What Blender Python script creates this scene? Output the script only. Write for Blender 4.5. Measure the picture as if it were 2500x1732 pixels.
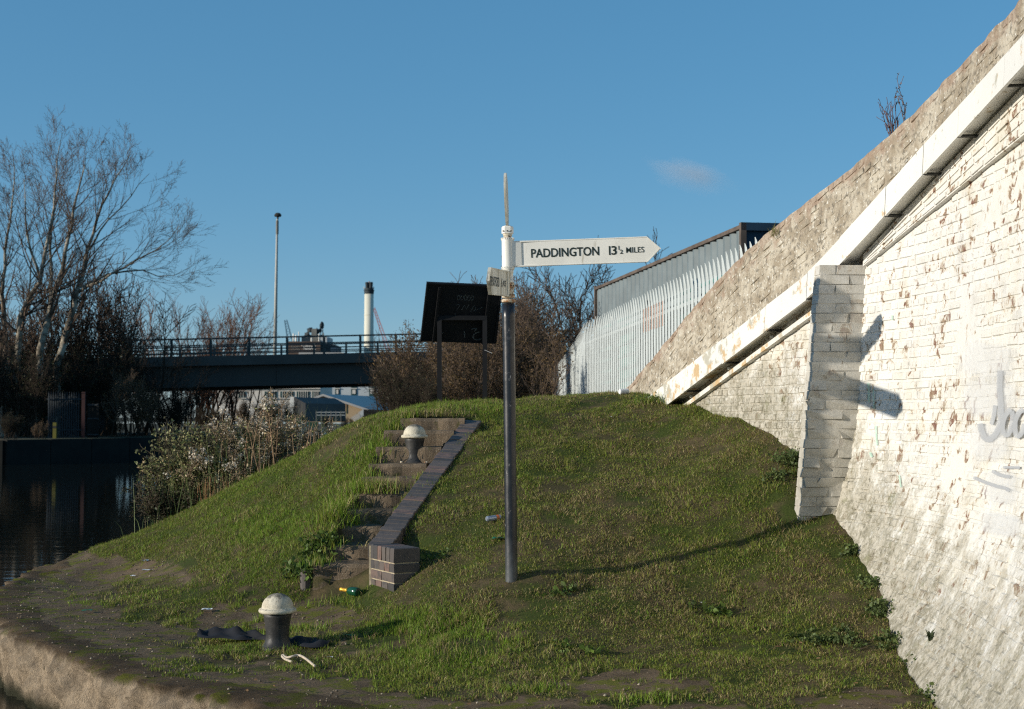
import bpy, bmesh, math, random
import numpy as np
from mathutils import Vector, Matrix, noise as mnoise

for o in list(bpy.data.objects):
    bpy.data.objects.remove(o)
scene = bpy.context.scene
COL = scene.collection
R = math.radians

# ------------------------------------------------------------------ camera, sky, sun, exposure
F, CX, CY, H, YH = 3472.0, 1250.0, 866.0, 1.55, 1020.0      # photo: 2500 x 1732, 50 mm lens
PITCH = math.atan((YH - CY) / F)
SUN_EL, SUN_TH = R(14.5), R(20.0)                             # elevation; light travels right and away
cam_d = bpy.data.cameras.new('camera')
cam = bpy.data.objects.new('camera', cam_d)
COL.objects.link(cam)
scene.camera = cam
cam.location = (0, 0, H)
cam.rotation_euler = (R(90) + PITCH, 0, 0)
cam_d.sensor_width = 36.0
cam_d.lens = F * 36.0 / 2500.0
cam_d.clip_start, cam_d.clip_end = 0.1, 9000
cam_d.dof.use_dof = True
cam_d.dof.focus_distance = 10.3
cam_d.dof.aperture_fstop = 4.8

world = bpy.data.worlds.new('World')
scene.world = world
world.use_nodes = True
wn, wl = world.node_tree.nodes, world.node_tree.links
wn.clear()
sky = wn.new('ShaderNodeTexSky')
sky.sky_type = 'NISHITA'
sky.sun_disc = False
sky.sun_elevation = SUN_EL
sky.sun_rotation = math.atan2(-math.cos(SUN_TH), -math.sin(SUN_TH)) % (2 * math.pi)
sky.air_density, sky.dust_density, sky.ozone_density = 0.8, 0.3, 6.0
bg = wn.new('ShaderNodeBackground')
bg.inputs[1].default_value = 0.125
wo = wn.new('ShaderNodeOutputWorld')
hs = wn.new('ShaderNodeHueSaturation')
hs.inputs['Saturation'].default_value = 1.35
hs.inputs['Hue'].default_value = 0.494
sk_m = wn.new('ShaderNodeVectorMath'); sk_m.operation = 'SCALE'; sk_m.inputs['Scale'].default_value = 3.05
sk_g = wn.new('ShaderNodeGamma'); sk_g.inputs[1].default_value = 0.5      # softens the bright horizon, as the photograph's exposure does
wl.new(sky.outputs[0], sk_m.inputs[0]); wl.new(sk_m.outputs[0], sk_g.inputs[0]); wl.new(sk_g.outputs[0], hs.inputs['Color'])
wl.new(hs.outputs[0], bg.inputs[0])
wl.new(bg.outputs[0], wo.inputs[0])

sun_d = bpy.data.lights.new('sun', 'SUN')
sun_d.energy = 4.2
sun_d.angle = R(0.6)
sun_d.color = (1.0, 0.92, 0.80)
sun = bpy.data.objects.new('sun', sun_d)
COL.objects.link(sun)
LDIR = Vector((math.cos(SUN_TH) * math.cos(SUN_EL), math.sin(SUN_TH) * math.cos(SUN_EL), -math.sin(SUN_EL)))
sun.rotation_euler = LDIR.to_track_quat('-Z', 'Y').to_euler()
sun.location = (-20, -8, 12)
vs = scene.view_settings
vs.view_transform, vs.look, vs.exposure, vs.gamma = 'Standard', 'None', 0.30, 1.0
vs.use_curve_mapping = False
scene.cycles.max_bounces = 6
scene.cycles.transparent_max_bounces = 8
scene.cycles.use_denoising = False
scene.cycles.filter_width = 1.2

# ------------------------------------------------------------------ photo pixel <-> place
cp, sp = math.cos(PITCH), math.sin(PITCH)
def ray(x, y):
    a, b, c = (x - CX) / F, 1.0, (CY - y) / F
    return a, b * cp - c * sp, b * sp + c * cp
def at(x, y, d):
    a, b, c = ray(x, y); t = d / b
    return np.array((a * t, d, H + c * t))
def on_z(x, y, z):
    a, b, c = ray(x, y); t = (z - H) / c
    return np.array((a * t, b * t, z))
def proj(p):
    p = np.asarray(p, float)
    X, Y, Z = p[..., 0], p[..., 1], p[..., 2] - H
    yy, zz = Y * cp + Z * sp, -Y * sp + Z * cp
    return CX + F * X / yy, CY - F * zz / yy

# ------------------------------------------------------------------ materials
def mat(name, fn, rough=0.8, spec=0.3, metal=0.0):
    m = bpy.data.materials.new(name)
    m.use_nodes = True
    nt = m.node_tree
    b = nt.nodes['Principled BSDF']
    b.inputs['Roughness'].default_value = rough
    b.inputs['Specular IOR Level'].default_value = spec
    b.inputs['Metallic'].default_value = metal
    fn(G(nt, b))
    return m
class G:
    """small helper around a node tree"""
    def __init__(s, nt, b):
        s.nt, s.b = nt, b
        s.pos = None
    def n(s, t, **k):
        x = s.nt.nodes.new(t)
        for a, v in k.items(): setattr(x, a, v)
        return x
    def link(s, a, b): s.nt.links.new(a, b)
    def position(s, scale=(1, 1, 1)):
        if s.pos is None: s.pos = s.n('ShaderNodeNewGeometry').outputs['Position']
        mp = s.n('ShaderNodeMapping')
        mp.inputs['Scale'].default_value = scale
        s.link(s.pos, mp.inputs['Vector'])
        return mp.outputs[0]
    def noise(s, scale, detail=4, rough=0.55, stretch=(1, 1, 1), dist=0.0):
        x = s.n('ShaderNodeTexNoise')
        x.inputs['Scale'].default_value = scale
        x.inputs['Detail'].default_value = detail
        x.inputs['Roughness'].default_value = rough
        x.inputs['Distortion'].default_value = dist
        s.link(s.position(stretch), x.inputs['Vector'])
        return x.outputs[0]
    def ramp(s, f, a, b, lo=0.0, hi=1.0):
        x = s.n('ShaderNodeMapRange', clamp=True, interpolation_type='SMOOTHSTEP')
        s.link(f, x.inputs[0])
        for i, v in ((1, a), (2, b), (3, lo), (4, hi)): x.inputs[i].default_value = v
        return x.outputs[0]
    def mix(s, f, a, b, mode='MIX'):
        x = s.n('ShaderNodeMix', data_type='RGBA', blend_type=mode)
        for v, i in ((f, 0), (a, 6), (b, 7)):
            if isinstance(v, (int, float)): x.inputs[i].default_value = v
            elif isinstance(v, tuple): x.inputs[i].default_value = (*v, 1)
            else: s.link(v, x.inputs[i])
        return x.outputs[2]
    def math(s, op, a, b=0.0):
        x = s.n('ShaderNodeMath', operation=op)
        for i, v in enumerate((a, b)):
            if isinstance(v, (int, float)): x.inputs[i].default_value = v
            else: s.link(v, x.inputs[i])
        return x.outputs[0]
    def attr(s, name, out='Fac'):
        return s.n('ShaderNodeAttribute', attribute_name=name).outputs[out]
    def sep(s, axis):
        x = s.n('ShaderNodeSeparateXYZ'); s.link(s.position(), x.inputs[0]); return x.outputs[axis]
    def color(s, c):
        if isinstance(c, tuple): s.b.inputs['Base Color'].default_value = (*c, 1)
        else: s.link(c, s.b.inputs['Base Color'])
    def rough(s, f): s.link(f, s.b.inputs['Roughness'])
    def bump(s, h, strength=0.3, dist=0.01):
        x = s.n('ShaderNodeBump')
        x.inputs['Strength'].default_value = strength
        x.inputs['Distance'].default_value = dist
        s.link(h, x.inputs['Height'])
        s.link(x.outputs[0], s.b.inputs['Normal'])

def plain(name, c, rough=0.7, var=0.15, scale=3.0, c2=None, bump=0.0, **k):
    def fn(g):
        n = g.noise(scale, 5)
        d = c2 if c2 else tuple(v * (1 - var) for v in c)
        g.color(g.mix(g.ramp(n, 0.35, 0.65), c, d))
        if bump: g.bump(g.noise(scale * 6, 5), bump, 0.01)
    return mat(name, fn, rough, **k)

def painted_brick(g):
    # thick white masonry paint, flaking to red and tan brick, grime with its own shape low on the wall
    big = g.noise(0.9, 3)
    fine = g.noise(38, 6, 0.65)
    flake_n = g.noise(11, 7, 0.62, (1, 1, 0.75), 0.5)
    reg = g.noise(1.7, 3)
    thr = g.math('ADD', flake_n, g.math('MULTIPLY', g.math('SUBTRACT', reg, 0.5), 0.22))
    thr = g.math('ADD', thr, g.ramp(g.attr('bv'), 0.80, 1.0, 0.0, 0.085))
    flake = g.ramp(thr, 0.612, 0.645)
    tan = g.ramp(thr, 0.565, 0.62)
    brick = g.mix(g.ramp(g.noise(19, 3), 0.42, 0.58), (0.205, 0.105, 0.078), (0.29, 0.21, 0.14))
    paint = g.mix(g.ramp(big, 0.35, 0.65), (0.70, 0.68, 0.62), (0.66, 0.65, 0.62))
    paint = g.mix(g.ramp(g.attr('bv'), 0.0, 1.0, 0.0, 0.40), paint, (0.56, 0.53, 0.46))
    paint = g.mix(g.ramp(g.noise(2.6, 5, 0.6), 0.52, 0.68, 0, 0.5), paint, (0.55, 0.50, 0.39))
    paint = g.mix(g.ramp(g.noise(4.5, 6, 0.65, (1, 1, .5)), 0.56, 0.70, 0, 0.45), paint, (0.42, 0.41, 0.38))
    paint = g.mix(g.math('MULTIPLY', tan, 0.6), paint, (0.43, 0.33, 0.20))
    base = g.mix(flake, paint, brick)
    # fine dark pits and hairline cracks
    base = g.mix(g.ramp(fine, 0.58, 0.70, 0.0, 0.6), base, (0.20, 0.17, 0.13))
    smut = g.noise(3.4, 9, 0.72)
    base = g.mix(g.ramp(smut, 0.52, 0.72, 0.0, 0.5), base, (0.36, 0.345, 0.31))
    # grime / algae: height above the turf (attribute) broken up by streaky noise
    st = g.noise(6.0, 10, 0.72); sp_ = g.noise(26, 8, 0.78)
    hg = g.math('ADD', g.attr('hg'), g.math('ADD', g.math('MULTIPLY', g.math('SUBTRACT', st, 0.5), 2.8), g.math('MULTIPLY', g.math('SUBTRACT', sp_, 0.5), 1.6)))
    grime = g.ramp(hg, 0.95, 0.20, 0.0, 0.92)
    gcol = g.mix(g.ramp(g.noise(12, 9, 0.74), 0.42, 0.58), (0.42, 0.385, 0.31), (0.20, 0.18, 0.12))
    gcol = g.mix(g.ramp(g.noise(28, 8, 0.76), 0.52, 0.62, 0, .8), gcol, (0.105, 0.092, 0.06))
    gcol = g.mix(g.ramp(g.noise(22, 8, 0.76), 0.54, 0.64, 0, .8), gcol, (0.54, 0.51, 0.44))
    gcol = g.mix(g.ramp(g.noise(5, 8, 0.7), 0.58, 0.66, 0, .7), gcol, (0.16, 0.155, 0.075))
    base = g.mix(grime, base, gcol)
    g.color(base)
    h = g.math('ADD', g.math('MULTIPLY', g.noise(34, 9, 0.75), 0.9), g.math('MULTIPLY', flake, -0.5))
    g.bump(h, 0.55, 0.012)

def grey_brick(g):
    painted_brick(g)
    l = g.b.inputs['Base Color'].links[0].from_socket
    g.color(g.mix(g.ramp(g.noise(6, 6, .65), .35, .65, .45, .9), l, (0.43, 0.405, 0.35)))

def parapet_mat(g):
    n1 = g.noise(4.5, 7, 0.68)
    n2 = g.noise(22, 6, 0.7)
    c = g.mix(g.ramp(n1, 0.40, 0.60), (0.50, 0.45, 0.36), (0.32, 0.27, 0.20))
    c = g.mix(g.ramp(n2, 0.50, 0.64, 0, 0.8), c, (0.15, 0.135, 0.11))
    c = g.mix(g.ramp(g.noise(30, 4), 0.60, 0.68, 0, 0.9), c, (0.70, 0.68, 0.61))
    c = g.mix(g.ramp(g.math('ADD', g.attr('edge'), g.math('MULTIPLY', g.noise(7, 4), 0.9)), 1.22, 1.5, 0, 0.6), c, (0.30, 0.20, 0.145))
    g.color(c)
    g.bump(g.noise(30, 8, 0.75), 0.8, 0.02)

def trunking_mat(g):
    c = g.mix(g.ramp(g.noise(1.3, 3), 0.4, 0.6), (0.70, 0.68, 0.62), (0.64, 0.63, 0.59))
    lo = g.ramp(g.sep(2), 3.2, 1.9)
    wear = g.ramp(g.math('ADD', g.noise(5.5, 7, 0.65), g.math('MULTIPLY', lo, 0.10)), 0.60, 0.68)
    c = g.mix(wear, c, g.mix(g.ramp(g.noise(4, 4), 0.45, 0.55), (0.42, 0.40, 0.33), (0.50, 0.36, 0.20)))
    c = g.mix(g.ramp(g.noise(13, 7, 0.7), 0.64, 0.70, 0, 0.8), c, (0.16, 0.15, 0.10))
    g.color(c); g.bump(g.noise(20, 6), 0.25, 0.01)

def grass_mat(g):
    g.color(g.attr('col', 'Color'))
    g.b.inputs['Roughness'].default_value = 0.55
    tr = g.n('ShaderNodeBsdfTranslucent')
    g.link(g.attr('col', 'Color'), tr.inputs[0])
    mx = g.n('ShaderNodeMixShader'); mx.inputs[0].default_value = 0.36
    out = g.nt.nodes['Material Output']
    g.link(g.b.outputs[0], mx.inputs[1]); g.link(tr.outputs[0], mx.inputs[2]); g.link(mx.outputs[0], out.inputs[0])

def ground_mat(g):
    soil = g.mix(g.ramp(g.noise(6, 6), 0.4, 0.6), (0.060, 0.052, 0.025), (0.10, 0.075, 0.04))
    soil = g.mix(g.ramp(g.noise(2.5, 5), 0.42, 0.6), soil, (0.045, 0.060, 0.014))
    conc = g.mix(g.ramp(g.noise(3.0, 6, 0.6), 0.35, 0.65), (0.150, 0.108, 0.068), (0.082, 0.060, 0.038))
    conc = g.mix(g.ramp(g.noise(55, 5, 0.7), 0.52, 0.72, 0, 0.7), conc, (0.22, 0.18, 0.13))
    conc = g.mix(g.ramp(g.noise(5.5, 6, 0.65), 0.49, 0.60, 0, 0.85), conc, (0.105, 0.115, 0.014))   # moss
    f = g.math('ADD', g.attr('path'), g.math('MULTIPLY', g.math('SUBTRACT', g.noise(5, 6), 0.5), 1.3))
    g.color(g.mix(g.ramp(f, 0.35, 0.6), soil, conc))
    g.bump(g.noise(45, 8, 0.7), 0.6, 0.02)

def stone_mat(g):
    c = g.mix(g.ramp(g.noise(7, 7, 0.65), 0.38, 0.62), (0.46, 0.36, 0.25), (0.26, 0.205, 0.145))
    c = g.mix(g.ramp(g.noise(24, 6, 0.7), 0.55, 0.7, 0, 0.8), c, (0.11, 0.09, 0.06))
    top = g.ramp(g.math('ADD', g.sep(2), g.math('MULTIPLY', g.noise(9, 5), 0.06)), -0.035, 0.03)
    dk = g.mix(g.ramp(g.noise(3.0, 6, 0.6), 0.35, 0.65), (0.145, 0.104, 0.066), (0.078, 0.057, 0.036))
    dk = g.mix(g.ramp(g.noise(4.5, 6, 0.65), 0.51, 0.61, 0, 0.85), dk, (0.10, 0.11, 0.014))
    c = g.mix(top, c, dk)
    wet = g.ramp(g.math('ADD', g.sep(2), g.math('MULTIPLY', g.noise(3, 4), 0.15)), -0.22, -0.36)
    c = g.mix(wet, c, (0.045, 0.045, 0.028))
    g.color(c); g.bump(g.math('ADD', g.noise(30, 8, 0.8), g.math('MULTIPLY', g.noise(110, 4, 0.7), 0.5)), 1.0, 0.035)

def water_mat(g):
    g.color((0.010, 0.012, 0.010))
    g.b.inputs['IOR'].default_value = 1.33
    w = g.math('ADD', g.noise(1.3, 3, 0.5, (0.5, 2.2, 1)), g.math('MULTIPLY', g.noise(5, 2, 0.5, (0.5, 2.0, 1)), 0.25))
    g.bump(w, 0.12, 0.03)

def conc_step(g):
    c = g.mix(g.ramp(g.noise(5, 5), 0.35, 0.65), (0.20, 0.15, 0.10), (0.125, 0.095, 0.066))
    c = g.mix(g.ramp(g.noise(90, 5, 0.7), 0.56, 0.7, 0, 0.8), c, (0.42, 0.37, 0.29))
    c = g.mix(g.ramp(g.noise(7, 6), 0.56, 0.66, 0, 0.7), c, (0.09, 0.085, 0.03))
    g.color(c); g.bump(g.noise(80, 7, 0.75), 0.8, 0.012)

def blue_brick(g):
    v = g.attr('bv')
    c = g.mix(g.ramp(v, 0.0, 0.55), (0.055, 0.050, 0.048), (0.105, 0.088, 0.078))
    c = g.mix(g.ramp(v, 0.72, 1.0), c, (0.165, 0.105, 0.085))
    c = g.mix(g.ramp(g.noise(14, 6), 0.5, 0.66, 0, 0.6), c, (0.05, 0.05, 0.05))
    g.color(c); g.bump(g.noise(60, 6), 0.3, 0.006)

def post_paint(g):
    c = g.mix(g.ramp(g.noise(9, 7, 0.68), 0.58, 0.72), (0.012, 0.013, 0.016), (0.06, 0.063, 0.068))
    c = g.mix(g.ramp(g.noise(25, 6, 0.7, (1, 1, .4)), 0.63, 0.69), c, (0.30, 0.29, 0.27))
    lo = g.ramp(g.math('ADD', g.sep(2), g.math('MULTIPLY', g.noise(12, 5), 0.5)), 1.0, 0.6)
    c = g.mix(g.math('MULTIPLY', lo, 0.45), c, (0.16, 0.17, 0.175))
    g.color(c); g.rough(g.ramp(g.noise(7, 4), 0.3, 0.7, 0.25, 0.5)); g.bump(g.noise(40, 5), 0.15, 0.004)

def sign_white(g):
    c = g.mix(g.ramp(g.noise(5, 4), 0.4, 0.6), (0.74, 0.725, 0.66), (0.69, 0.675, 0.61))
    c = g.mix(g.ramp(g.noise(22, 7, 0.7, (1, 1, .25)), 0.60, 0.70, 0, 0.55), c, (0.33, 0.29, 0.21))
    g.color(c); g.bump(g.noise(30, 5), 0.08, 0.004)
def sign_dirty(g):
    c = g.mix(g.ramp(g.noise(16, 7, 0.65, (1, 1, .14)), 0.42, 0.62), (0.62, 0.60, 0.52), (0.36, 0.33, 0.25))
    g.color(c)
def sign_rust(g):
    c = g.mix(g.ramp(g.noise(12, 7, 0.65), 0.44, 0.58), (0.62, 0.56, 0.43), (0.36, 0.17, 0.07))
    c = g.mix(g.ramp(g.noise(30, 5), 0.58, 0.66), c, (0.08, 0.06, 0.05))
    g.color(c)
def bollard_cap(g):
    c = g.mix(g.ramp(g.noise(12, 7, 0.7), 0.40, 0.62), (0.60, 0.55, 0.43), (0.46, 0.41, 0.31))
    c = g.mix(g.ramp(g.noise(50, 7, 0.75), 0.55, 0.68, 0, .9), c, (0.14, 0.12, 0.09))
    z = g.sep(2); nz = g.n('ShaderNodeNewGeometry'); sx = g.n('ShaderNodeSeparateXYZ'); g.link(nz.outputs['Normal'], sx.inputs[0])
    t = g.math('ADD', sx.outputs[2], g.math('MULTIPLY', g.math('SUBTRACT', g.noise(30, 7, 0.7), 0.5), 1.3))
    c = g.mix(g.ramp(t, 0.66, 0.98, 0, .9), c, (0.11, 0.10, 0.08))
    g.color(c); g.bump(g.noise(60, 7), 0.4, 0.008)
def spray(g):
    g.color((0.40, 0.41, 0.42))
    tr = g.n('ShaderNodeBsdfTransparent'); mx = g.n('ShaderNodeMixShader')
    a = g.ramp(g.math('ADD', g.attr('soft'), g.math('MULTIPLY', g.math('SUBTRACT', g.noise(30, 6), 0.5), 0.7)), 0.10, 0.75, 0, 0.85)
    g.link(a, mx.inputs[0]); g.link(tr.outputs[0], mx.inputs[1]); g.link(g.b.outputs[0], mx.inputs[2])
    g.link(mx.outputs[0], g.nt.nodes['Material Output'].inputs[0])
def spray_c(c, hi=0.85):
    def fn(g):
        spray(g); g.color(c)
        for n_ in g.nt.nodes:
            if n_.type == 'MAP_RANGE': n_.inputs[4].default_value = hi
    return fn
def bark_pale(g):
    c = g.mix(g.ramp(g.noise(1.6, 6, 0.7), 0.42, 0.58), (0.36, 0.32, 0.25), (0.12, 0.10, 0.075))
    g.color(c)
def cloud_mat():
    m = bpy.data.materials.new('cloud_vapour'); m.use_nodes = True
    nt = m.node_tree; nt.nodes.remove(nt.nodes['Principled BSDF'])
    v = nt.nodes.new('ShaderNodeVolumePrincipled'); v.inputs['Color'].default_value = (0.95, 0.9, 0.9, 1)
    tc = nt.nodes.new('ShaderNodeTexCoord')
    n = nt.nodes.new('ShaderNodeTexNoise'); n.inputs['Scale'].default_value = 1.1; n.inputs['Detail'].default_value = 5
    nt.links.new(tc.outputs['Object'], n.inputs['Vector'])
    ln = nt.nodes.new('ShaderNodeVectorMath'); ln.operation = 'LENGTH'; nt.links.new(tc.outputs['Object'], ln.inputs[0])
    a = nt.nodes.new('ShaderNodeMapRange'); a.inputs[1].default_value = 1.0; a.inputs[2].default_value = 0.0; a.inputs[3].default_value = -0.35; a.inputs[4].default_value = 0.30
    nt.links.new(ln.outputs['Value'], a.inputs[0])
    s = nt.nodes.new('ShaderNodeMath'); s.operation = 'ADD'; nt.links.new(n.outputs[0], s.inputs[0]); nt.links.new(a.outputs[0], s.inputs[1])
    d = nt.nodes.new('ShaderNodeMapRange'); d.inputs[1].default_value = 0.42; d.inputs[2].default_value = 0.85; d.inputs[3].default_value = 0; d.inputs[4].default_value = 0.011
    nt.links.new(s.outputs[0], d.inputs[0]); nt.links.new(d.outputs[0], v.inputs['Density'])
    nt.links.new(v.outputs[0], nt.nodes['Material Output'].inputs['Volume'])
    return m
def vcol_mat(name, rough=0.8, transl=0.0):
    def fn(g):
        if transl: grass_mat(g)
        else: g.color(g.attr('col', 'Color'))
    return mat(name, fn, rough)

M = {
 'paint': mat('white_painted_brick', painted_brick, 0.75),
 'butt': mat('grey_weathered_brick', grey_brick, 0.85),
 'parapet': mat('lichened_parapet', parapet_mat, 0.95, 0.1),
 'trunk': mat('white_painted_trunking', trunking_mat, 0.6),
 'grass': mat('grass_blades', grass_mat, 0.55, 0.25),
 'ground': mat('turf_soil_and_concrete', ground_mat, 0.95, 0.1),
 'stone': mat('rough_bank_stone', stone_mat, 0.95, 0.1),
 'water': mat('canal_water', water_mat, 0.04, 0.5),
 'step': mat('pebbled_concrete', conc_step, 0.95, 0.1),
 'bbrick': mat('blue_engineering_brick', blue_brick, 0.55),
 'mortar': plain('cream_mortar', (0.40, 0.34, 0.235), 0.95, 0.3, 20, bump=.3),
 'post': mat('worn_black_post_paint', post_paint, 0.35, 0.5),
 'sign': mat('white_sign_enamel', sign_white, 0.45, 0.4),
 'dirty': mat('streaked_sign_enamel', sign_dirty, 0.6),
 'rust': mat('rusty_cream_paint', sign_rust, 0.7),
 'letter': plain('green_black_lettering', (0.018, 0.030, 0.026), 0.5),
 'cap': mat('weathered_cream_cap', bollard_cap, 0.85, 0.2),
 'iron': plain('black_painted_iron', (0.022, 0.022, 0.022), 0.5, 0.4, 9, c2=(0.045, 0.043, 0.04), bump=.2),
 'black': plain('black_board_paint', (0.006, 0.006, 0.007), 0.7, 0.3, 6),
 'galv': plain('galvanised_steel', (0.52, 0.56, 0.55), 0.5, 0.12, 4),
 'teal': plain('teal_fence_paint', (0.06, 0.19, 0.17), 0.6),
 'cont': plain('grey_blue_container_paint', (0.15, 0.185, 0.195), 0.6, 0.2, 2),
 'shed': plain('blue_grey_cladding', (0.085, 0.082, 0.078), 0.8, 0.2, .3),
 'contd': plain('navy_container_paint', (0.02, 0.05, 0.085), 0.6, 0.3, 2),
 'contr': plain('rusty_container_frame', (0.13, 0.10, 0.08), 0.8, 0.4, 3),
 'bconc': plain('bridge_concrete', (0.09, 0.088, 0.082), 0.9, 0.2, .5),
 'bbeam': plain('bridge_beam_paint', (0.062, 0.062, 0.058), 0.8, 0.15, .3),
 'rail': plain('dull_bridge_rail', (0.05, 0.065, 0.065), 0.7),
 'lamp': plain('galvanised_lamp_column', (0.42, 0.42, 0.38), 0.6),
 'bark': mat('pale_mottled_bark', bark_pale, 0.9, 0.1),
 'twig': plain('brown_twigs', (0.145, 0.105, 0.078), 0.9, 0.3, 1.5, spec=.1),
 'twigred': plain('reddish_twigs', (0.17, 0.098, 0.068), 0.9, 0.3, 1.0, spec=.1),
 'twigdk': plain('dark_twigs', (0.050, 0.038, 0.028), 0.9, 0.3, 1.5, spec=.1),
 'leafv': vcol_mat('mixed_leaves', .6, .3),
 'veg': vcol_mat('dry_vegetation', .85),
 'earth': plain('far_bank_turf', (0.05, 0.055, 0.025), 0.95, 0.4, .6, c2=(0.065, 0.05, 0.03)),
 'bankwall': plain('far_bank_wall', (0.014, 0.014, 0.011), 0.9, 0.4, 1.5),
 'white': plain('white_factory_wall', (0.62, 0.57, 0.50), 0.85, 0.1, .2),
 'glass': plain('dark_green_glazing', (0.03, 0.07, 0.07), 0.2),
 'grey': plain('pale_grey_cladding', (0.46, 0.49, 0.49), 0.7, 0.1, .1),
 'roof': plain('pale_sheet_roof', (0.42, 0.40, 0.37), 0.6, 0.1, .2),
 'tan': plain('tan_cladding', (0.42, 0.31, 0.19), 0.8, 0.1, .3),
 'brown': plain('brown_factory_brick', (0.105, 0.072, 0.055), 0.9, 0.2, .2),
 'plant': plain('grey_plant_steel', (0.20, 0.20, 0.18), 0.7, 0.3, .2),
 'plantw': plain('cream_silo_paint', (0.70, 0.68, 0.62), 0.6, 0.1, .2),
 'chim': plain('cream_chimney_shell', (0.62, 0.60, 0.49), 0.8, 0.06, .1),
 'chimd': plain('dark_chimney_flues', (0.03, 0.04, 0.045), 0.7),
 'crane': plain('blue_crane_steel', (0.13, 0.25, 0.33), 0.7),
 'craner': plain('pink_red_crane_steel', (0.42, 0.24, 0.26), 0.7),
 'pal': plain('weathered_palisade_steel', (0.030, 0.038, 0.044), 0.7),
 'yellow': plain('yellow_paint', (0.11, 0.10, 0.012), 0.7),
 'red': plain('dull_red_paint', (0.035, 0.010, 0.009), 0.7),
 'cloth': plain('black_cloth', (0.012, 0.013, 0.017), 0.85, .3, 8),
 'rope': plain('pale_rope', (0.55, 0.46, 0.35), 0.9, .3, 60),
 'gold': plain('gold_foil', (0.75, 0.42, 0.05), 0.35, .2, 30, metal=.5),
 'bottle': plain('green_bottle_glass', (0.008, 0.06, 0.028), 0.15, spec=.6),
 'litter': plain('white_litter', (0.72, 0.72, 0.70), 0.6),
 'litterb': plain('silver_blue_can', (0.35, 0.40, 0.48), 0.35, .4, 40, metal=.4),
 'littero': plain('orange_can_print', (0.62, 0.16, 0.05), 0.5),
 'skip': plain('dark_green_bin', (0.012, 0.05, 0.035), 0.6),
 'litterg': plain('green_wrapper', (0.02, 0.16, 0.07), 0.4),
 'spray': mat('grey_spray_paint', spray, 0.8),
 'sprayw': mat('white_overpaint', spray_c((0.74, 0.745, 0.74), .45), 0.7),
 'sprayg': mat('green_paint_drips', spray_c((0.38, 0.60, 0.47), .6), 0.8),
 'spraydk': mat('faint_chalky_tags', spray_c((0.10, 0.11, 0.105)), 0.9),
 'sprayo': mat('orange_fence_paint', spray_c((0.62, 0.30, 0.18)), 0.8),
 'cloud': cloud_mat(),
 'strap': plain('dark_joint_strap', (0.03, 0.03, 0.025), .8),
}

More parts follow.
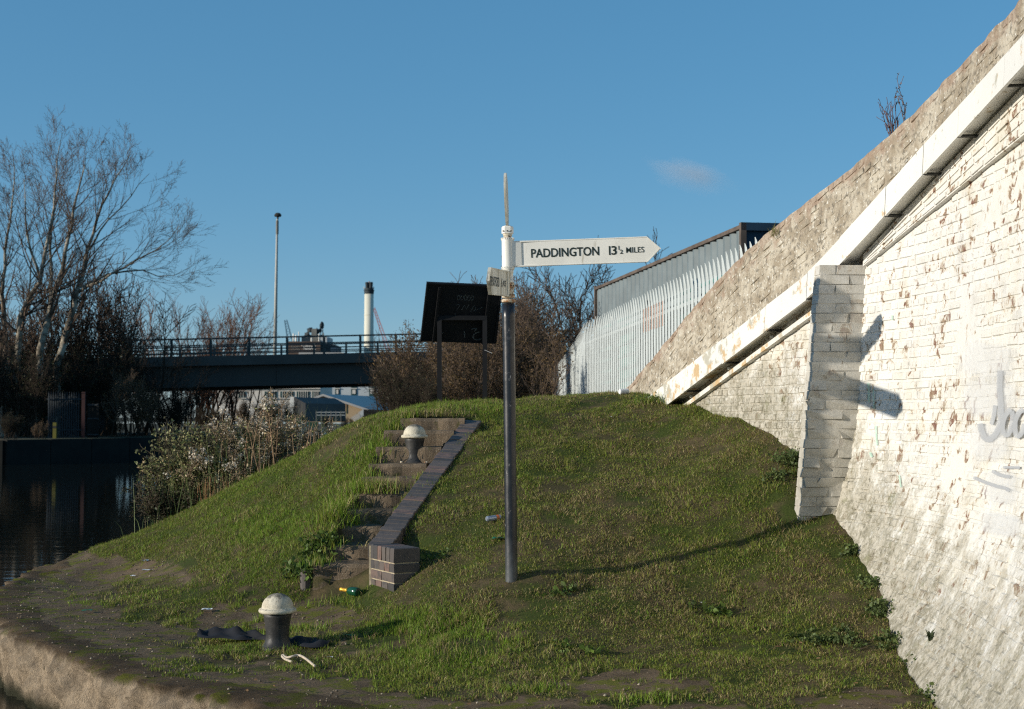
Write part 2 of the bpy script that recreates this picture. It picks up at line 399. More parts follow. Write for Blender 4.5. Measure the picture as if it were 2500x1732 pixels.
# ------------------------------------------------------------------ mesh building
class MB:
    def __init__(s): s.v, s.f, s.at = [], [], {}
    def add(s, verts, faces, **attrs):
        o = len(s.v)
        s.v.extend([tuple(map(float, p)) for p in verts])
        s.f.extend([tuple(i + o for i in f) for f in faces])
        for k in set(s.at) | set(attrs):
            a = s.at.setdefault(k, [0.0] * o)
            val = attrs.get(k, 0.0)
            a.extend(list(val) if isinstance(val, (list, np.ndarray)) else [val] * len(verts))
        return s
    def hexa(s, c, **k):     # 8 corners: bottom 0-3 (ccw from above), top 4-7
        return s.add(c, [(3, 2, 1, 0), (4, 5, 6, 7), (0, 1, 5, 4), (1, 2, 6, 5), (2, 3, 7, 6), (3, 0, 4, 7)], **k)
    def box(s, c, size, rz=0.0, **k):
        x, y, z = (v / 2 for v in size); ca, sa = math.cos(rz), math.sin(rz)
        pts = []
        for dz in (-z, z):
            for dx, dy in ((-x, -y), (x, -y), (x, y), (-x, y)):
                pts.append((c[0] + dx * ca - dy * sa, c[1] + dx * sa + dy * ca, c[2] + dz))
        return s.hexa(pts, **k)
    def bar(s, p, q, w, h=None, up=(0, 0, 1), **k):
        p, q = np.array(p, float), np.array(q, float); h = h or w
        d = q - p; d /= np.linalg.norm(d); u = np.array(up, float)
        if abs(d @ u) > .95: u = np.array((0, 1., 0))
        r = np.cross(d, u); r /= np.linalg.norm(r); u = np.cross(r, d)
        r, u = r * w / 2, u * h / 2
        return s.hexa([p - r - u, q - r - u, q + r - u, p + r - u, p - r + u, q - r + u, q + r + u, p + r + u], **k)
    def tube(s, pts, rad, n=8, cap=True, **k):
        pts = [np.array(p, float) for p in pts]
        if not hasattr(rad, '__len__'): rad = [rad] * len(pts)
        V, Fc = [], []
        for i, p in enumerate(pts):
            d = pts[min(i + 1, len(pts) - 1)] - pts[max(i - 1, 0)]; d = d / (np.linalg.norm(d) + 1e-9)
            u = np.array((0, 0, 1.)) if abs(d[2]) < .9 else np.array((1., 0, 0))
            r = np.cross(d, u); r /= np.linalg.norm(r); u = np.cross(r, d)
            for j in range(n):
                a = 2 * math.pi * j / n
                V.append(p + (r * math.cos(a) + u * math.sin(a)) * rad[i])
        for i in range(len(pts) - 1):
            for j in range(n):
                a, b = i * n + j, i * n + (j + 1) % n
                Fc.append((a, b, b + n, a + n))
        if cap:
            Fc.append(tuple(range(n))[::-1]); Fc.append(tuple(range((len(pts) - 1) * n, len(pts) * n)))
        return s.add(V, Fc, **k)
    def lathe(s, c, prof, n=32, **k):
        V, Fc = [], []
        for r, z in prof:
            for j in range(n):
                a = 2 * math.pi * j / n
                V.append((c[0] + r * math.cos(a), c[1] + r * math.sin(a), c[2] + z))
        for i in range(len(prof) - 1):
            for j in range(n):
                a, b = i * n + j, i * n + (j + 1) % n
                Fc.append((a, b, b + n, a + n))
        Fc.append(tuple(range(n))[::-1]); Fc.append(tuple(range((len(prof) - 1) * n, len(prof) * n)))
        return s.add(V, Fc, **k)
    def mesh(s, name, origin=(0, 0, 0), smooth=False):
        me = bpy.data.meshes.new(name)
        v = np.array(s.v, float) - np.array(origin)
        me.from_pydata(v.tolist(), [], s.f)
        for k, a in s.at.items():
            at_ = me.attributes.new(k, 'FLOAT', 'POINT'); at_.data.foreach_set('value', np.array(a, np.float32))
        if smooth: me.polygons.foreach_set('use_smooth', [True] * len(me.polygons))
        me.update()
        return me
    def build(s, name, m, parent=None, smooth=False, label=None, cat=None, group=None, kind=None, origin=None):
        if parent is None:
            v = np.array(s.v); origin = origin if origin is not None else (v[:, 0].mean(), v[:, 1].mean(), v[:, 2].min())
        else: origin = (0, 0, 0)
        return link(s.mesh(name, origin, smooth), name, m, parent, origin, label, cat, group, kind)

def tag(o, label=None, cat=None, group=None, kind=None):
    for k, v in (('label', label), ('category', cat), ('group', group), ('kind', kind)):
        if v: o[k] = v
    return o
def link(me, name, m, parent=None, loc=(0, 0, 0), label=None, cat=None, group=None, kind=None):
    if m is not None and len(me.materials) == 0: me.materials.append(M[m] if isinstance(m, str) else m)
    o = bpy.data.objects.new(name, me); COL.objects.link(o)
    o.location = loc
    if parent is not None:
        o.parent = parent
        o.matrix_parent_inverse = Matrix.Translation(-Vector(parent.location))
    return tag(o, label, cat, group, kind)
def thing(name, loc, label, cat, group=None):
    o = bpy.data.objects.new(name, None); COL.objects.link(o)
    o.empty_display_size = 0.2
    o.location = [float(v) for v in loc]
    return tag(o, label, cat, group)
def np_mesh(name, V, T, col=None, m=None, smooth=False):
    """triangles/quads from numpy arrays (fast)"""
    me = bpy.data.meshes.new(name)
    V = np.asarray(V, np.float32); T = np.asarray(T, np.int32); k = T.shape[1]
    me.vertices.add(len(V)); me.vertices.foreach_set('co', V.ravel())
    me.loops.add(T.size); me.loops.foreach_set('vertex_index', T.ravel())
    me.polygons.add(len(T)); me.polygons.foreach_set('loop_start', np.arange(0, T.size, k, dtype=np.int32))
    if smooth: me.polygons.foreach_set('use_smooth', np.ones(len(T), bool))
    if col is not None:
        a = me.attributes.new('col', 'FLOAT_COLOR', 'POINT')
        a.data.foreach_set('color', np.concatenate([col, np.ones((len(V), 1))], 1).astype(np.float32).ravel())
    me.update(calc_edges=True); me.validate()
    if m: me.materials.append(M[m])
    return me
rng = np.random.default_rng(7)
# ================================================================== the bank: turf mound and concrete wharf
ctrl = []
def C(x, y, d): ctrl.append(at(x, y, d))
def CZ(x, y, z): ctrl.append(on_z(x, y, z))
for x, y in ((20, 1480), (100, 1550), (300, 1620), (600, 1700), (700, 1585), (900, 1650), (1200, 1722), (1500, 1728), (1900, 1728),
             (500, 1520), (760, 1500), (150, 1410), (300, 1415), (60, 1440)): CZ(x, y, 0.0)
CZ(1300, 1650, 0.03); CZ(1600, 1660, 0.03); CZ(2000, 1680, 0.03); CZ(840, 1500, 0.03); CZ(1000, 1590, 0.03)
for x, y, d in ((1248, 1417, 10.2), (930, 1470, 10.85), (1010, 1405, 10.85), (1100, 1300, 11.45), (1248, 1300, 11.2), (1248, 1150, 12.6),
                (1248, 1050, 13.9), (1500, 1400, 10.4), (1500, 1200, 12.0), (1500, 1050, 13.8), (1700, 1250, 11.4), (1700, 1100, 12.9),
                (1850, 1150, 11.8), (1500, 1550, 9.35), (1900, 1500, 9.75), (2000, 1400, 10.2), (1700, 1550, 9.35), (1100, 1500, 9.9),
                (2170, 1500, 9.5), (2085, 1350, 10.5), (2005, 1268, 11.0), (1940, 1085, 12.1), (850, 1428, 11.33), (800, 1435, 11.3), (885, 1448, 11.12), (760, 1440, 11.2), (840, 1462, 11.0), (1830, 1025, 13.0), (1690, 990, 14.2), (1530, 962, 15.8),
                (1250, 990, 15.0), (1400, 970, 15.4), (1100, 1015, 14.4), (880, 1200, 12.7), (830, 1250, 12.25), (780, 1330, 11.7), (650, 1330, 12.5), (500, 1300, 13.8), (400, 1380, 13.4),
                (400, 1275, 15.9), (560, 1198, 15.4), (700, 1128, 15.0), (800, 1070, 14.7), (880, 1040, 14.5), (960, 1017, 14.4), (740, 1390, 11.6),
                (700, 1220, 13.7), (800, 1150, 13.7), (900, 1090, 13.7), (1060, 1150, 12.9), (1120, 1060, 13.9)):
    C(x, y, d)
for p in ((-4.95, 16.2, -.02), (-4.85, 14, -.02), (-4.9, 19, -.02), (-4.0, 18, .15), (-3.0, 18, .45), (-1.8, 18, 1.0), (-.6, 18.2, 1.35), (.6, 18.3, 1.5), (2, 18.5, 1.6), (-4.2, 21, .2), (-2.5, 21, .7), (-1, 21, 1.2), (1, 21, 1.4), (3, 21, 1.5),
          (-4.6, 26, .3), (-2, 26, .9), (2, 26, 1.35), (4, 26, 1.4), (4, 9, .1), (4, 11, .9), (4, 13, 1.4), (3.5, 15, 1.6), (3, 7, 0), (2.45, 8.3, .0), (3, 5, -.02), (0, 6, 0), (-4.3, 11.8, 0), (-2.4, 8.9, 0), (-1.2, 7.8, 0)):
    ctrl.append(np.array(p))
_a, _b = at(899, 1330, 11.18), at(1132, 1024, 14.15)
for _f in (.12, .3, .5, .7, .9): ctrl.append(_a + (_b - _a) * _f + np.array((.29, 0, -.015)))
ctrl = np.array(ctrl)
def tps(r2): return np.where(r2 > 1e-12, .5 * r2 * np.log(np.maximum(r2, 1e-12)), 0.)
_n = len(ctrl)
_K = tps(((ctrl[:, None, :2] - ctrl[None, :, :2]) ** 2).sum(-1)) + np.eye(_n) * 0.06
_P = np.concatenate([np.ones((_n, 1)), ctrl[:, :2]], 1)
_W = np.linalg.solve(np.block([[_K, _P], [_P.T, np.zeros((3, 3))]]), np.concatenate([ctrl[:, 2], np.zeros(3)]))

# stair frame: tread noses and side edges measured against the coping
ST_Y = [1378, 1333, 1287, 1246, 1204, 1167, 1134, 1092, 1052, 1022]
ST_L = [772, 796, 825, 838, 868, 889, 907, 925, 945, 985]
ST_R = [903, 903, 925, 955, 984, 1011, 1037, 1073, 1104, 1130]
ST_D = [11.40 + .29 * i for i in range(10)]
STL = [at(x - 8, y, d) for x, y, d in zip(ST_L, ST_Y, ST_D)]
STR = [at(x + 4, y, d) for x, y, d in zip(ST_R, ST_Y, ST_D)]
def terr(X, D, raw=False):
    X, D = np.asarray(X, float), np.asarray(D, float)
    sh = X.shape; q = np.stack([X.ravel(), D.ravel()], 1); out = np.empty(len(q))
    for i in range(0, len(q), 20000):
        b = q[i:i + 20000]
        out[i:i + 20000] = tps(((b[:, None] - ctrl[None, :, :2]) ** 2).sum(-1)) @ _W[:_n] + _W[_n] + b @ _W[_n + 1:]
    z = out.reshape(sh)
    if raw: return z
    # the flight of steps is cut into the turf
    xs, ds = np.array([p[0] for p in STL]), np.array([p[1] for p in STL])
    xr, zs = np.array([p[0] for p in STR]), np.array([p[2] for p in STL])
    inside = (D > 11.46) & (D < 14.35) & (X > np.interp(D, ds, xs) + .07) & (X < np.interp(D, ds, xr) + .07)
    z = np.where(inside, np.minimum(z, np.interp(D, ds, zs) - .30), z)
    return z
EDGE = np.array([(3.6, 4.6), (1.6, 5.5), (.5, 6.3), (-.3, 6.85), (-1.2, 7.6), (-1.64, 7.97), (-2.07, 8.3), (-2.68, 9.0), (-3.3, 9.9), (-3.87, 10.76), (-4.3, 11.6),
                 (-4.58, 12.5), (-4.75, 13.4), (-4.86, 14.6), (-4.93, 16.3), (-4.93, 19), (-4.85, 22), (-4.6, 26)])
def resample(P, step):
    P = np.asarray(P, float)
    for _ in range(2):      # chaikin
        Q = [P[0]]
        for a, b in zip(P[:-1], P[1:]): Q += [a * .75 + b * .25, a * .25 + b * .75]
        P = np.array(Q + [P[-1]])
    L = np.concatenate([[0], np.cumsum(np.linalg.norm(np.diff(P, axis=0), axis=1))])
    s = np.arange(0, L[-1], step)
    return np.stack([np.interp(s, L, P[:, i]) for i in range(P.shape[1])], 1)
EDG = resample(EDGE, .022)
def inside_edge(X, D, inset=0.0):
    """True on the land side of the bank edge (polygon closed far right)"""
    poly = np.concatenate([EDG[::6], [(12, 26), (12, 4.6)]])
    r = np.zeros(X.shape, bool)
    for (x1, y1), (x2, y2) in zip(poly, np.roll(poly, -1, 0)):
        c = ((y1 > D) != (y2 > D)) & (X < (x2 - x1) * (D - y1) / (y2 - y1 + 1e-12) + x1)
        r ^= c
    return r
def edge_dist(X, D):
    E = EDG[::4]; q = np.stack([X.ravel(), D.ravel()], 1); out = np.empty(len(q))
    for i in range(0, len(q), 20000):
        out[i:i + 20000] = np.sqrt(((q[i:i + 20000, None] - E[None]) ** 2).sum(-1).min(1))
    return out.reshape(X.shape)

# where bare concrete shows (photo ellipses carried onto the ground)
PATCH = [(640, 1505, 260, 36, 1), (180, 1400, 260, 50, 1), (80, 1500, 230, 70, 1), (330, 1545, 170, 30, 1), (1530, 1672, 200, 32, 1.0), (2090, 1718, 170, 26, 1), (250, 1610, 230, 40, .9),
         (560, 1690, 400, 50, .85), (1050, 1730, 420, 26, .85), (560, 1625, 240, 22, .5), (1500, 1730, 420, 14, .8), (1750, 1725, 100, 14, .6), (860, 1580, 120, 14, .5), (890, 1420, 70, 10, .6)]
GRASSY = [(320, 1455, 120, 26), (380, 1505, 110, 24), (450, 1470, 130, 20), (560, 1550, 130, 14), (1290, 1690, 90, 26), (1590, 1716, 90, 16), (1800, 1690, 110, 20)]
def pathness(px, py):
    f = np.zeros(px.shape)
    w1 = np.sin(px * .021 + 1.3 * np.sin(py * .05)) + .6 * np.sin(px * .057 + py * .09 + 1.0) + .5 * np.sin(px * .11 - py * .17)
    w2 = np.sin(px * .034 + 2.0) + .7 * np.sin(px * .083 + 1.1 * np.sin(py * .11)) + .5 * np.sin(px * .17 + py * .2)
    px, py = px + 26 * w2, py + 9 * w1
    for x, y, a, b, w in PATCH:
        f = np.maximum(f, w * np.clip(1.5 - ((px - x) / a) ** 2 - ((py - y) / b) ** 2, 0, 1))
    for x, y, a, b in GRASSY:
        f *= 1 - .85 * np.clip(1.3 - ((px - x) / a) ** 2 - ((py - y) / b) ** 2, 0, 1)
    return f

gx = np.concatenate([np.arange(-5.2, 4.2, .07)]); gd = np.concatenate([np.arange(4.5, 17, .07), np.arange(17, 26.1, .3)])
GX, GD = np.meshgrid(gx, gd)
GZ = terr(GX, GD)
ins = inside_edge(GX, GD) & (edge_dist(GX, GD) > .2)
lump = np.array([[mnoise.fractal((a * 1.7, b * 1.7, 0), 1., 2., 4) for a, b in zip(ra, rb)] for ra, rb in zip(GX, GD)])
px, py = proj(np.stack([GX, GD, GZ], -1))
PN = pathness(px, py) * np.clip((0.35 - GZ) / .2, 0, 1)
PN = np.maximum(PN, np.where(ins & (edge_dist(GX, GD) < .45) & (GD < 16.5), .75, 0))
GZ2 = GZ + lump * .036 * (1 - .8 * PN)
nr, nc = GX.shape
idx = np.arange(nr * nc).reshape(nr, nc)
quads = np.stack([idx[:-1, :-1], idx[:-1, 1:], idx[1:, 1:], idx[1:, :-1]], -1).reshape(-1, 4)
keep = ins.ravel()[quads].all(1)
quads = quads[keep]
used = np.unique(quads); remap = -np.ones(nr * nc, int); remap[used] = np.arange(len(used))
me = np_mesh('grass_bank', np.stack([GX, GD, GZ2], -1).reshape(-1, 3)[used], remap[quads], m='ground', smooth=True)
a_ = me.attributes.new('path', 'FLOAT', 'POINT'); a_.data.foreach_set('value', PN.ravel()[used].astype(np.float32))
link(me, 'grass_bank', None, kind='structure')
def tz(x, d): return float(terr(np.array([x]), np.array([d]))[0])

# rough stone edge of the wharf
prof = [(.58, -.03), (.42, -.004), (.26, .006), (.16, .010), (.09, .006), (.03, .004), (.004, -.006), (-.014, -.03), (-.02, -.06), (-.028, -.085), (-.03, -.11), (-.03, -.14), (-.028, -.17), (-.024, -.20), (-.02, -.23), (-.012, -.27), (-.005, -.32), (.01, -.38), (.02, -.46), (.03, -.8)]
_tc = {}
def terr_edge(x, y):
    k_ = (round(x * 4), round(y * 4))
    if k_ not in _tc: _tc[k_] = float(terr(np.array([x]), np.array([y]))[0])
    return min(.06, max(-.06, _tc[k_]))
T = np.gradient(EDG, axis=0); T /= np.linalg.norm(T, axis=1)[:, None]
NI = np.stack([T[:, 1], -T[:, 0]], 1)           # towards the land
V = []
for (x, y), (nx, ny) in zip(EDG, NI):
    for k, (o, z) in enumerate(prof):
        p = Vector((x + nx * o, y + ny * o, z))
        face = 1.0 if k >= 6 else (0, .05, .08, .15, .35, .7)[k]
        n1 = mnoise.fractal(p * 4.0, 1., 2., 4); n2 = mnoise.hetero_terrain(p * 13.0 + Vector((9, 2, 1)), .8, 2., 4, .3); n3 = mnoise.noise(p * 60)
        a = face * (n1 * .075 + (n2 - .6) * .030 + n3 * .010)
        if k < 4: p.z += terr_edge(p.x, p.y)
        V.append((p.x - nx * a, p.y - ny * a, p.z + (a * .45 if 3 <= k <= 14 else 0) + n3 * .003))
k = len(prof); ix = np.arange(len(EDG) * k).reshape(len(EDG), k)
Fq = np.stack([ix[:-1, :-1], ix[:-1, 1:], ix[1:, 1:], ix[1:, :-1]], -1).reshape(-1, 4)
link(np_mesh('wharf_edge', V, Fq, m='stone', smooth=False), 'wharf_edge', None, kind='structure')

# canal water and surrounding land
ZW = -0.45
b = MB(); b.add([(-400, -60, ZW), (60, -60, ZW), (60, 400, ZW), (-400, 400, ZW)], [(0, 1, 2, 3)])
b.build('canal_water', 'water', kind='structure')
def slab(name, poly, z, m, zb=-1.6, kind='structure', zs=None):
    b = MB(); n = len(poly)
    zt = zs if zs else [z] * n
    b.add([(x, y, zz) for (x, y), zz in zip(poly, zt)] + [(x, y, zb) for x, y in poly],
          [tuple(range(n))] + [(i + n, (i + 1) % n + n, (i + 1) % n, i) for i in range(n)])
    return b.build(name, m, kind=kind)
slab('back_land', [(-4.4, 25.8), (200, 25.8), (300, 220), (-6, 220), (-3, 120), (-5, 83), (-4.2, 45)], 1.33, 'earth')
slab('ramp_land', [(3.9, 4.4), (200, 4.4), (200, 25.8), (3.9, 25.8)], 1.30, 'earth')
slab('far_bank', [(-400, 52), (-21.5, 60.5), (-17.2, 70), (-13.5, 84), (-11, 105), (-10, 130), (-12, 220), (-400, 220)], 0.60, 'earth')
b = MB(); b.add([(-5000, 219, .9), (5000, 219, .9), (5000, 8000, .9), (-5000, 8000, .9)], [(0, 1, 2, 3)])
b.build('ground', 'earth', kind='structure')
fb = MB()
pts = [(-60, 57.4), (-21.5, 60.4), (-17.1, 69.9), (-13.4, 84), (-10.9, 105)]
for (x1, y1), (x2, y2) in zip(pts[:-1], pts[1:]):
    n = int(math.hypot(x2 - x1, y2 - y1) / 2.4)
    for i in range(n):
        a, c = i / n, (i + .985) / n
        fb.bar((x1 + (x2 - x1) * a, y1 + (y2 - y1) * a - .06, .02 + rng.uniform(-.03, .03)), (x1 + (x2 - x1) * c, y1 + (y2 - y1) * c - .06, .02), .3, 1.12)
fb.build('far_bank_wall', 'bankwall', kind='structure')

# ================================================================== whitewashed bridge wing wall
def BATF(z):
    z = np.asarray(z, float); return .06 * (z - H) - .17 * np.maximum(0, 1.75 - z) ** 2
_wd = np.array([5, 6, 7, 8, 8.65, 9.3, 10.3, 11.5, 13, 15, 18.]); _wx = np.array([2.50, 2.66, 2.82, 2.93, 2.97, 2.96, 2.90, 2.565, 2.15, 1.58, .71])
def Xc(d):
    # smooth the polyline a little
    return (np.interp(d - .35, _wd, _wx) + np.interp(d, _wd, _wx) + np.interp(d + .35, _wd, _wx)) / 3
_ds = np.linspace(17.2, 5.2, 700); _xs = Xc(_ds)
_us = np.concatenate([[0], np.cumsum(np.hypot(np.diff(_xs), np.diff(_ds)))])
_tx, _td = np.gradient(_xs, _us), np.gradient(_ds, _us)
def wallpt(u, z, off=0.0):
    x, d = np.interp(u, _us, _xs), np.interp(u, _us, _ds)
    tx, td = np.interp(u, _us, _tx), np.interp(u, _us, _td)
    nx, nd = td, -tx                      # td<0 : faces the canal
    return np.array((x + BATF(z) + nx * off, d + nd * off, z))
def wall_at(px_, py_, off=0.0):
    a, bb, c = ray(px_, py_)
    lo, hi = 5.3, 17.0
    for _ in range(50):
        m_ = (lo + hi) / 2; t = m_ / bb; z = H + c * t
        u = np.interp(-m_, -_ds, _us)
        if a * t < Xc(m_) + BATF(z) - off * 1.03: lo = m_
        else: hi = m_
    return float(np.interp(-lo, -_ds, _us)), H + c * lo / bb
def zline(pts, off=0.0, deg=0):
    if deg == -1:
        q = np.array(sorted(pts), float); xx = np.linspace(q[0, 0], q[-1, 0], 40); pts = list(zip(xx, np.interp(xx, q[:, 0], q[:, 1]))); deg = 0
    if deg:      # straight in elevation: smooth the measured points, then sample densely
        q = np.array(sorted(pts), float); k_ = np.polyfit(q[:, 0], q[:, 1], deg); xx = np.linspace(q[0, 0], q[-1, 0], 40)
        pts = list(zip(xx, np.polyval(k_, xx))); deg = 0
    q = sorted(wall_at(x, y, off) for x, y in pts)
    U, Z = np.array([p[0] for p in q]), np.array([p[1] for p in q])
    if deg: Z = np.polyval(np.polyfit(U, Z, deg), U)
    return U, Z
TOPu, TOPz = zline([(1519, 957), (1541, 930), (1617, 846), (1693, 749), (1779, 656), (1888, 559), (1960, 492), (2040, 429), (2120, 385), (2154, 352), (2200, 292), (2224, 271), (2290, 212), (2344, 163), (2410, 85), (2485, 5)], 0.0, 6)
FTu, FTz = zline([(1571, 972), (1962, 668), (2010, 618), (2500, 76)], .17, -1)
FBu, FBz = zline([(1631, 984), (1966, 730), (2014, 683), (2500, 158)], .17, -1)
SCu, SCz = zline([(2085, 668), (2500, 330)], .03, -1)
def ex(u, U, Z):
    # extrapolate straight beyond the measured ends
    if u < U[0]: return Z[0] + (u - U[0]) * (Z[2] - Z[0]) / (U[2] - U[0])
    if u > U[-1]: return Z[-1] + (u - U[-1]) * (Z[-1] - Z[-4]) / (U[-1] - U[-4]) * .7
    return float(np.interp(u, U, Z))
ztop = lambda u: ex(u, TOPu, TOPz)
zft = lambda u: min(ex(u, FTu, FTz), ztop(u) - .06)
zfb = lambda u: ex(u, FBu, FBz)
zsc = lambda u: ex(u, SCu, SCz)
_gu = np.linspace(0, _us[-1], 300)
_gz = terr(np.interp(_gu, _us, _xs), np.interp(_gu, _us, _ds))
for _ in range(4): _gz = terr(np.interp(_gu, _us, _xs) + BATF(_gz), np.interp(_gu, _us, _ds))
zgr = lambda u: float(np.interp(u, _gu, _gz))
U_END = TOPu[0] - .05
BUT_D = 11.06
U_BUT = float(np.interp(-BUT_D, -_ds, _us))          # buttress station
U_NEAR = _us[-1]
print('wall u range', U_END, U_BUT, U_NEAR, 'ztop', [round(ztop(u), 2) for u in np.linspace(U_END, U_NEAR, 8)])

wall = thing('bridge_wall', wallpt(U_BUT, zgr(U_BUT)), 'whitewashed brick bridge wing wall with flaking paint sloping down to the grass mound', 'wall')
# backing core (joint surface), solid with thickness
def strip_core(name, m, zlo, zhi, off, u0, u1, thick, parent, step=.12, nz=10, wob=.004, rough=False):
    us = np.arange(u0, u1 + step * .5, step); b = MB(); V = []; hg = []; ed = []
    for u in us:
        lo, hi = zlo(u), zhi(u)
        for k in range(nz + 1):
            z = lo + (hi - lo) * k / nz
            n1 = mnoise.noise(Vector((u * 7, z * 7, off * 90))) * wob
            if rough and z - zgr(u) < 1.1 and u > U_BUT: n1 += (mnoise.fractal(Vector((u * 9, z * 9, 5)), 1., 2., 4) * .012 + .002) * min(1, (1.1 - z + zgr(u)) / .4)
            V.append(wallpt(u, z, off + n1)); hg.append(z - zgr(u)); ed.append(k / nz)
        V.append(wallpt(u, hi, off - thick)); V.append(wallpt(u, lo, off - thick - (1.1 if lo < 1.0 and hi - lo > .8 else 0))); hg += [1, 1]; ed += [1, 0]
    w = nz + 3; Fc = []
    for i in range(len(us) - 1):
        for k in range(w):
            a, c = i * w + k, i * w + (k + 1) % w
            Fc.append((a, a + w, c + w, c))
    Fc.append(tuple(range(w))); Fc.append(tuple(range((len(us) - 1) * w, len(us) * w))[::-1])
    b.add(V, Fc, hg=hg, edge=ed, bv=0.5)
    return b.build(name, m, parent)
strip_core('wall_core', 'paint', lambda u: zgr(u) - .5, lambda u: max(zfb(u) + .1, zgr(u) - .3), -.004, U_END + .25, U_NEAR, .35, wall, step=.04, nz=90, wob=.004, rough=True)

def brick_geo(b, u0, u1, zb, zt, off, base=-.014, bev=.010, jit=.0035, r=None, **k):
    """one brick showing its face: zb, zt give bottom/top at u0 and u1"""
    r = r or rng
    V = []
    for u, (lo, hi) in ((u0, (zb[0], zt[0])), (u1, (zb[1], zt[1]))):
        V += [wallpt(u, lo, base), wallpt(u, hi, base)]
    i = bev
    for u, lo, hi in ((u0 + i, zb[0] + i, zt[0] - i), (u1 - i, zb[1] + i, zt[1] - i)):
        V += [wallpt(u + r.uniform(-jit, jit), lo + r.uniform(-jit, jit), off + r.uniform(-.5, .5) * jit), wallpt(u + r.uniform(-jit, jit), hi + r.uniform(-jit, jit), off + r.uniform(-.5, .5) * jit)]
    hg = [p[2] - zgr((u0 + u1) / 2) for p in V]
    b.add(V, [(4, 6, 7, 5), (0, 2, 6, 4), (3, 1, 5, 7), (1, 0, 4, 5), (2, 3, 7, 6)], hg=hg, bv=float(r.uniform(0, 1)), **k)

COURSE, HEADER, STRETCH, JOINT = .075, .1025, .215, .009
cand = []
row = 0
z = -.35
while z < 4.2:
    u = U_END + (.06 if row % 2 else 0)
    hdr = row % 3 == 0
    while u < U_NEAR - .3:
        L = (HEADER if (hdr or rng.random() < .12) else STRETCH)
        u1 = u + L
        um = (u + u1) / 2
        top = zfb(um) + .04
        sc = zsc(um) if um > U_BUT + .02 else 9
        if z + COURSE > zgr(um) - .03 and z < top and z + COURSE < sc + .03 and not (um > U_BUT - .05 and (mnoise.noise(Vector((um * 1.4 + 7, z * 1.9, 8.1))) > .42 or z + COURSE - zgr(um) < .06 + .4 * mnoise.noise(Vector((um * 1.9, z * 2.5, 3.3))) + .2 * mnoise.noise(Vector((um * 7, z * 7, 1))))):
            cand.append((u, u1, z, .0015 + abs(rng.normal(0, .0022)), 'main'))
        u = u1 + JOINT
    z += COURSE; row += 1
# inclined band of brickwork under the trunking (oversailing, right of the buttress)
NB = 4
for kk in range(NB):
    u = U_BUT + .03 + (.05 if kk % 2 else 0)
    while u < U_NEAR - .35:
        u1 = u + STRETCH; cand.append((u, u1, kk, .040 + abs(rng.normal(0, .003)), 'band')); u = u1 + JOINT
info = []
for c in cand:
    um = (c[0] + c[1]) / 2
    zc = c[2] + COURSE / 2 if c[4] == 'main' else (zsc(um) + zfb(um)) / 2
    p = wallpt(um, zc); qx, qy = proj(p)
    vis = -20 < qx < 2520 and -20 < qy < 1740 and zc > zgr(um)
    info.append((not vis, p[1]))
order = sorted(range(len(cand)), key=lambda i: info[i])
rest = MB(); single = set(order[:300])
for i, (u, u1, z, off, typ) in enumerate(cand):
    b = MB() if i in single else rest
    if typ == 'main':
        lift = rng.normal(0, .002)
        brick_geo(b, u, u1, (z + lift, z + lift + rng.normal(0, .001)), (z + COURSE - JOINT + lift, z + COURSE - JOINT + lift), off)
    else:
        lo, hi = (lambda q: zsc(q)), (lambda q: zfb(q) + .02)
        f0, f1 = z / NB, (z + .9) / NB
        brick_geo(b, u, u1, tuple(lo(q) + (hi(q) - lo(q)) * f0 for q in (u, u1)), tuple(lo(q) + (hi(q) - lo(q)) * f1 for q in (u, u1)), off, base=-.01)
    if i in single: b.build('brick', 'paint', wall)
rest.build('distant_bricks', 'paint', wall, kind='stuff')
# solid under-band so its lower edge casts a line of shade
strip_core('string_course', 'paint', zsc, lambda u: zfb(u) + .03, .034, U_BUT + .02, U_NEAR - .05, .06, wall, nz=3, wob=.002)

# parapet above the trunking: rough lichened brickwork
strip_core('parapet', 'parapet', lambda u: zfb(u) + .02 if u > U_END + .5 else zgr(u) - .3, lambda u: ztop(u) - .012, .0, U_END, U_NEAR, .34, wall, step=.06, nz=14, wob=.022)
pr = MB()
for kk in range(9):
    u = U_END + .15 + (.11 if kk % 2 else 0)
    while u < U_NEAR - .4:
        L = STRETCH if rng.random() < .6 else HEADER
        u1 = u + L; um = (u + u1) / 2
        z0 = lambda q: ztop(q) - .005 - (kk + 1) * .076
        if z0(um) > zft(um) - .06 and z0(um) > zgr(um) - .05:
            brick_geo(pr, u, u1, (z0(u), z0(u1)), (z0(u) + .068, z0(u1) + .068), -.002 + abs(rng.normal(0, .004)), base=-.03, bev=.014, jit=.004, edge=1.0 if kk == 0 else max(0, .55 - kk * .1))
        u = u1 + JOINT
pr.build('parapet_bricks', 'parapet', wall, kind='stuff')

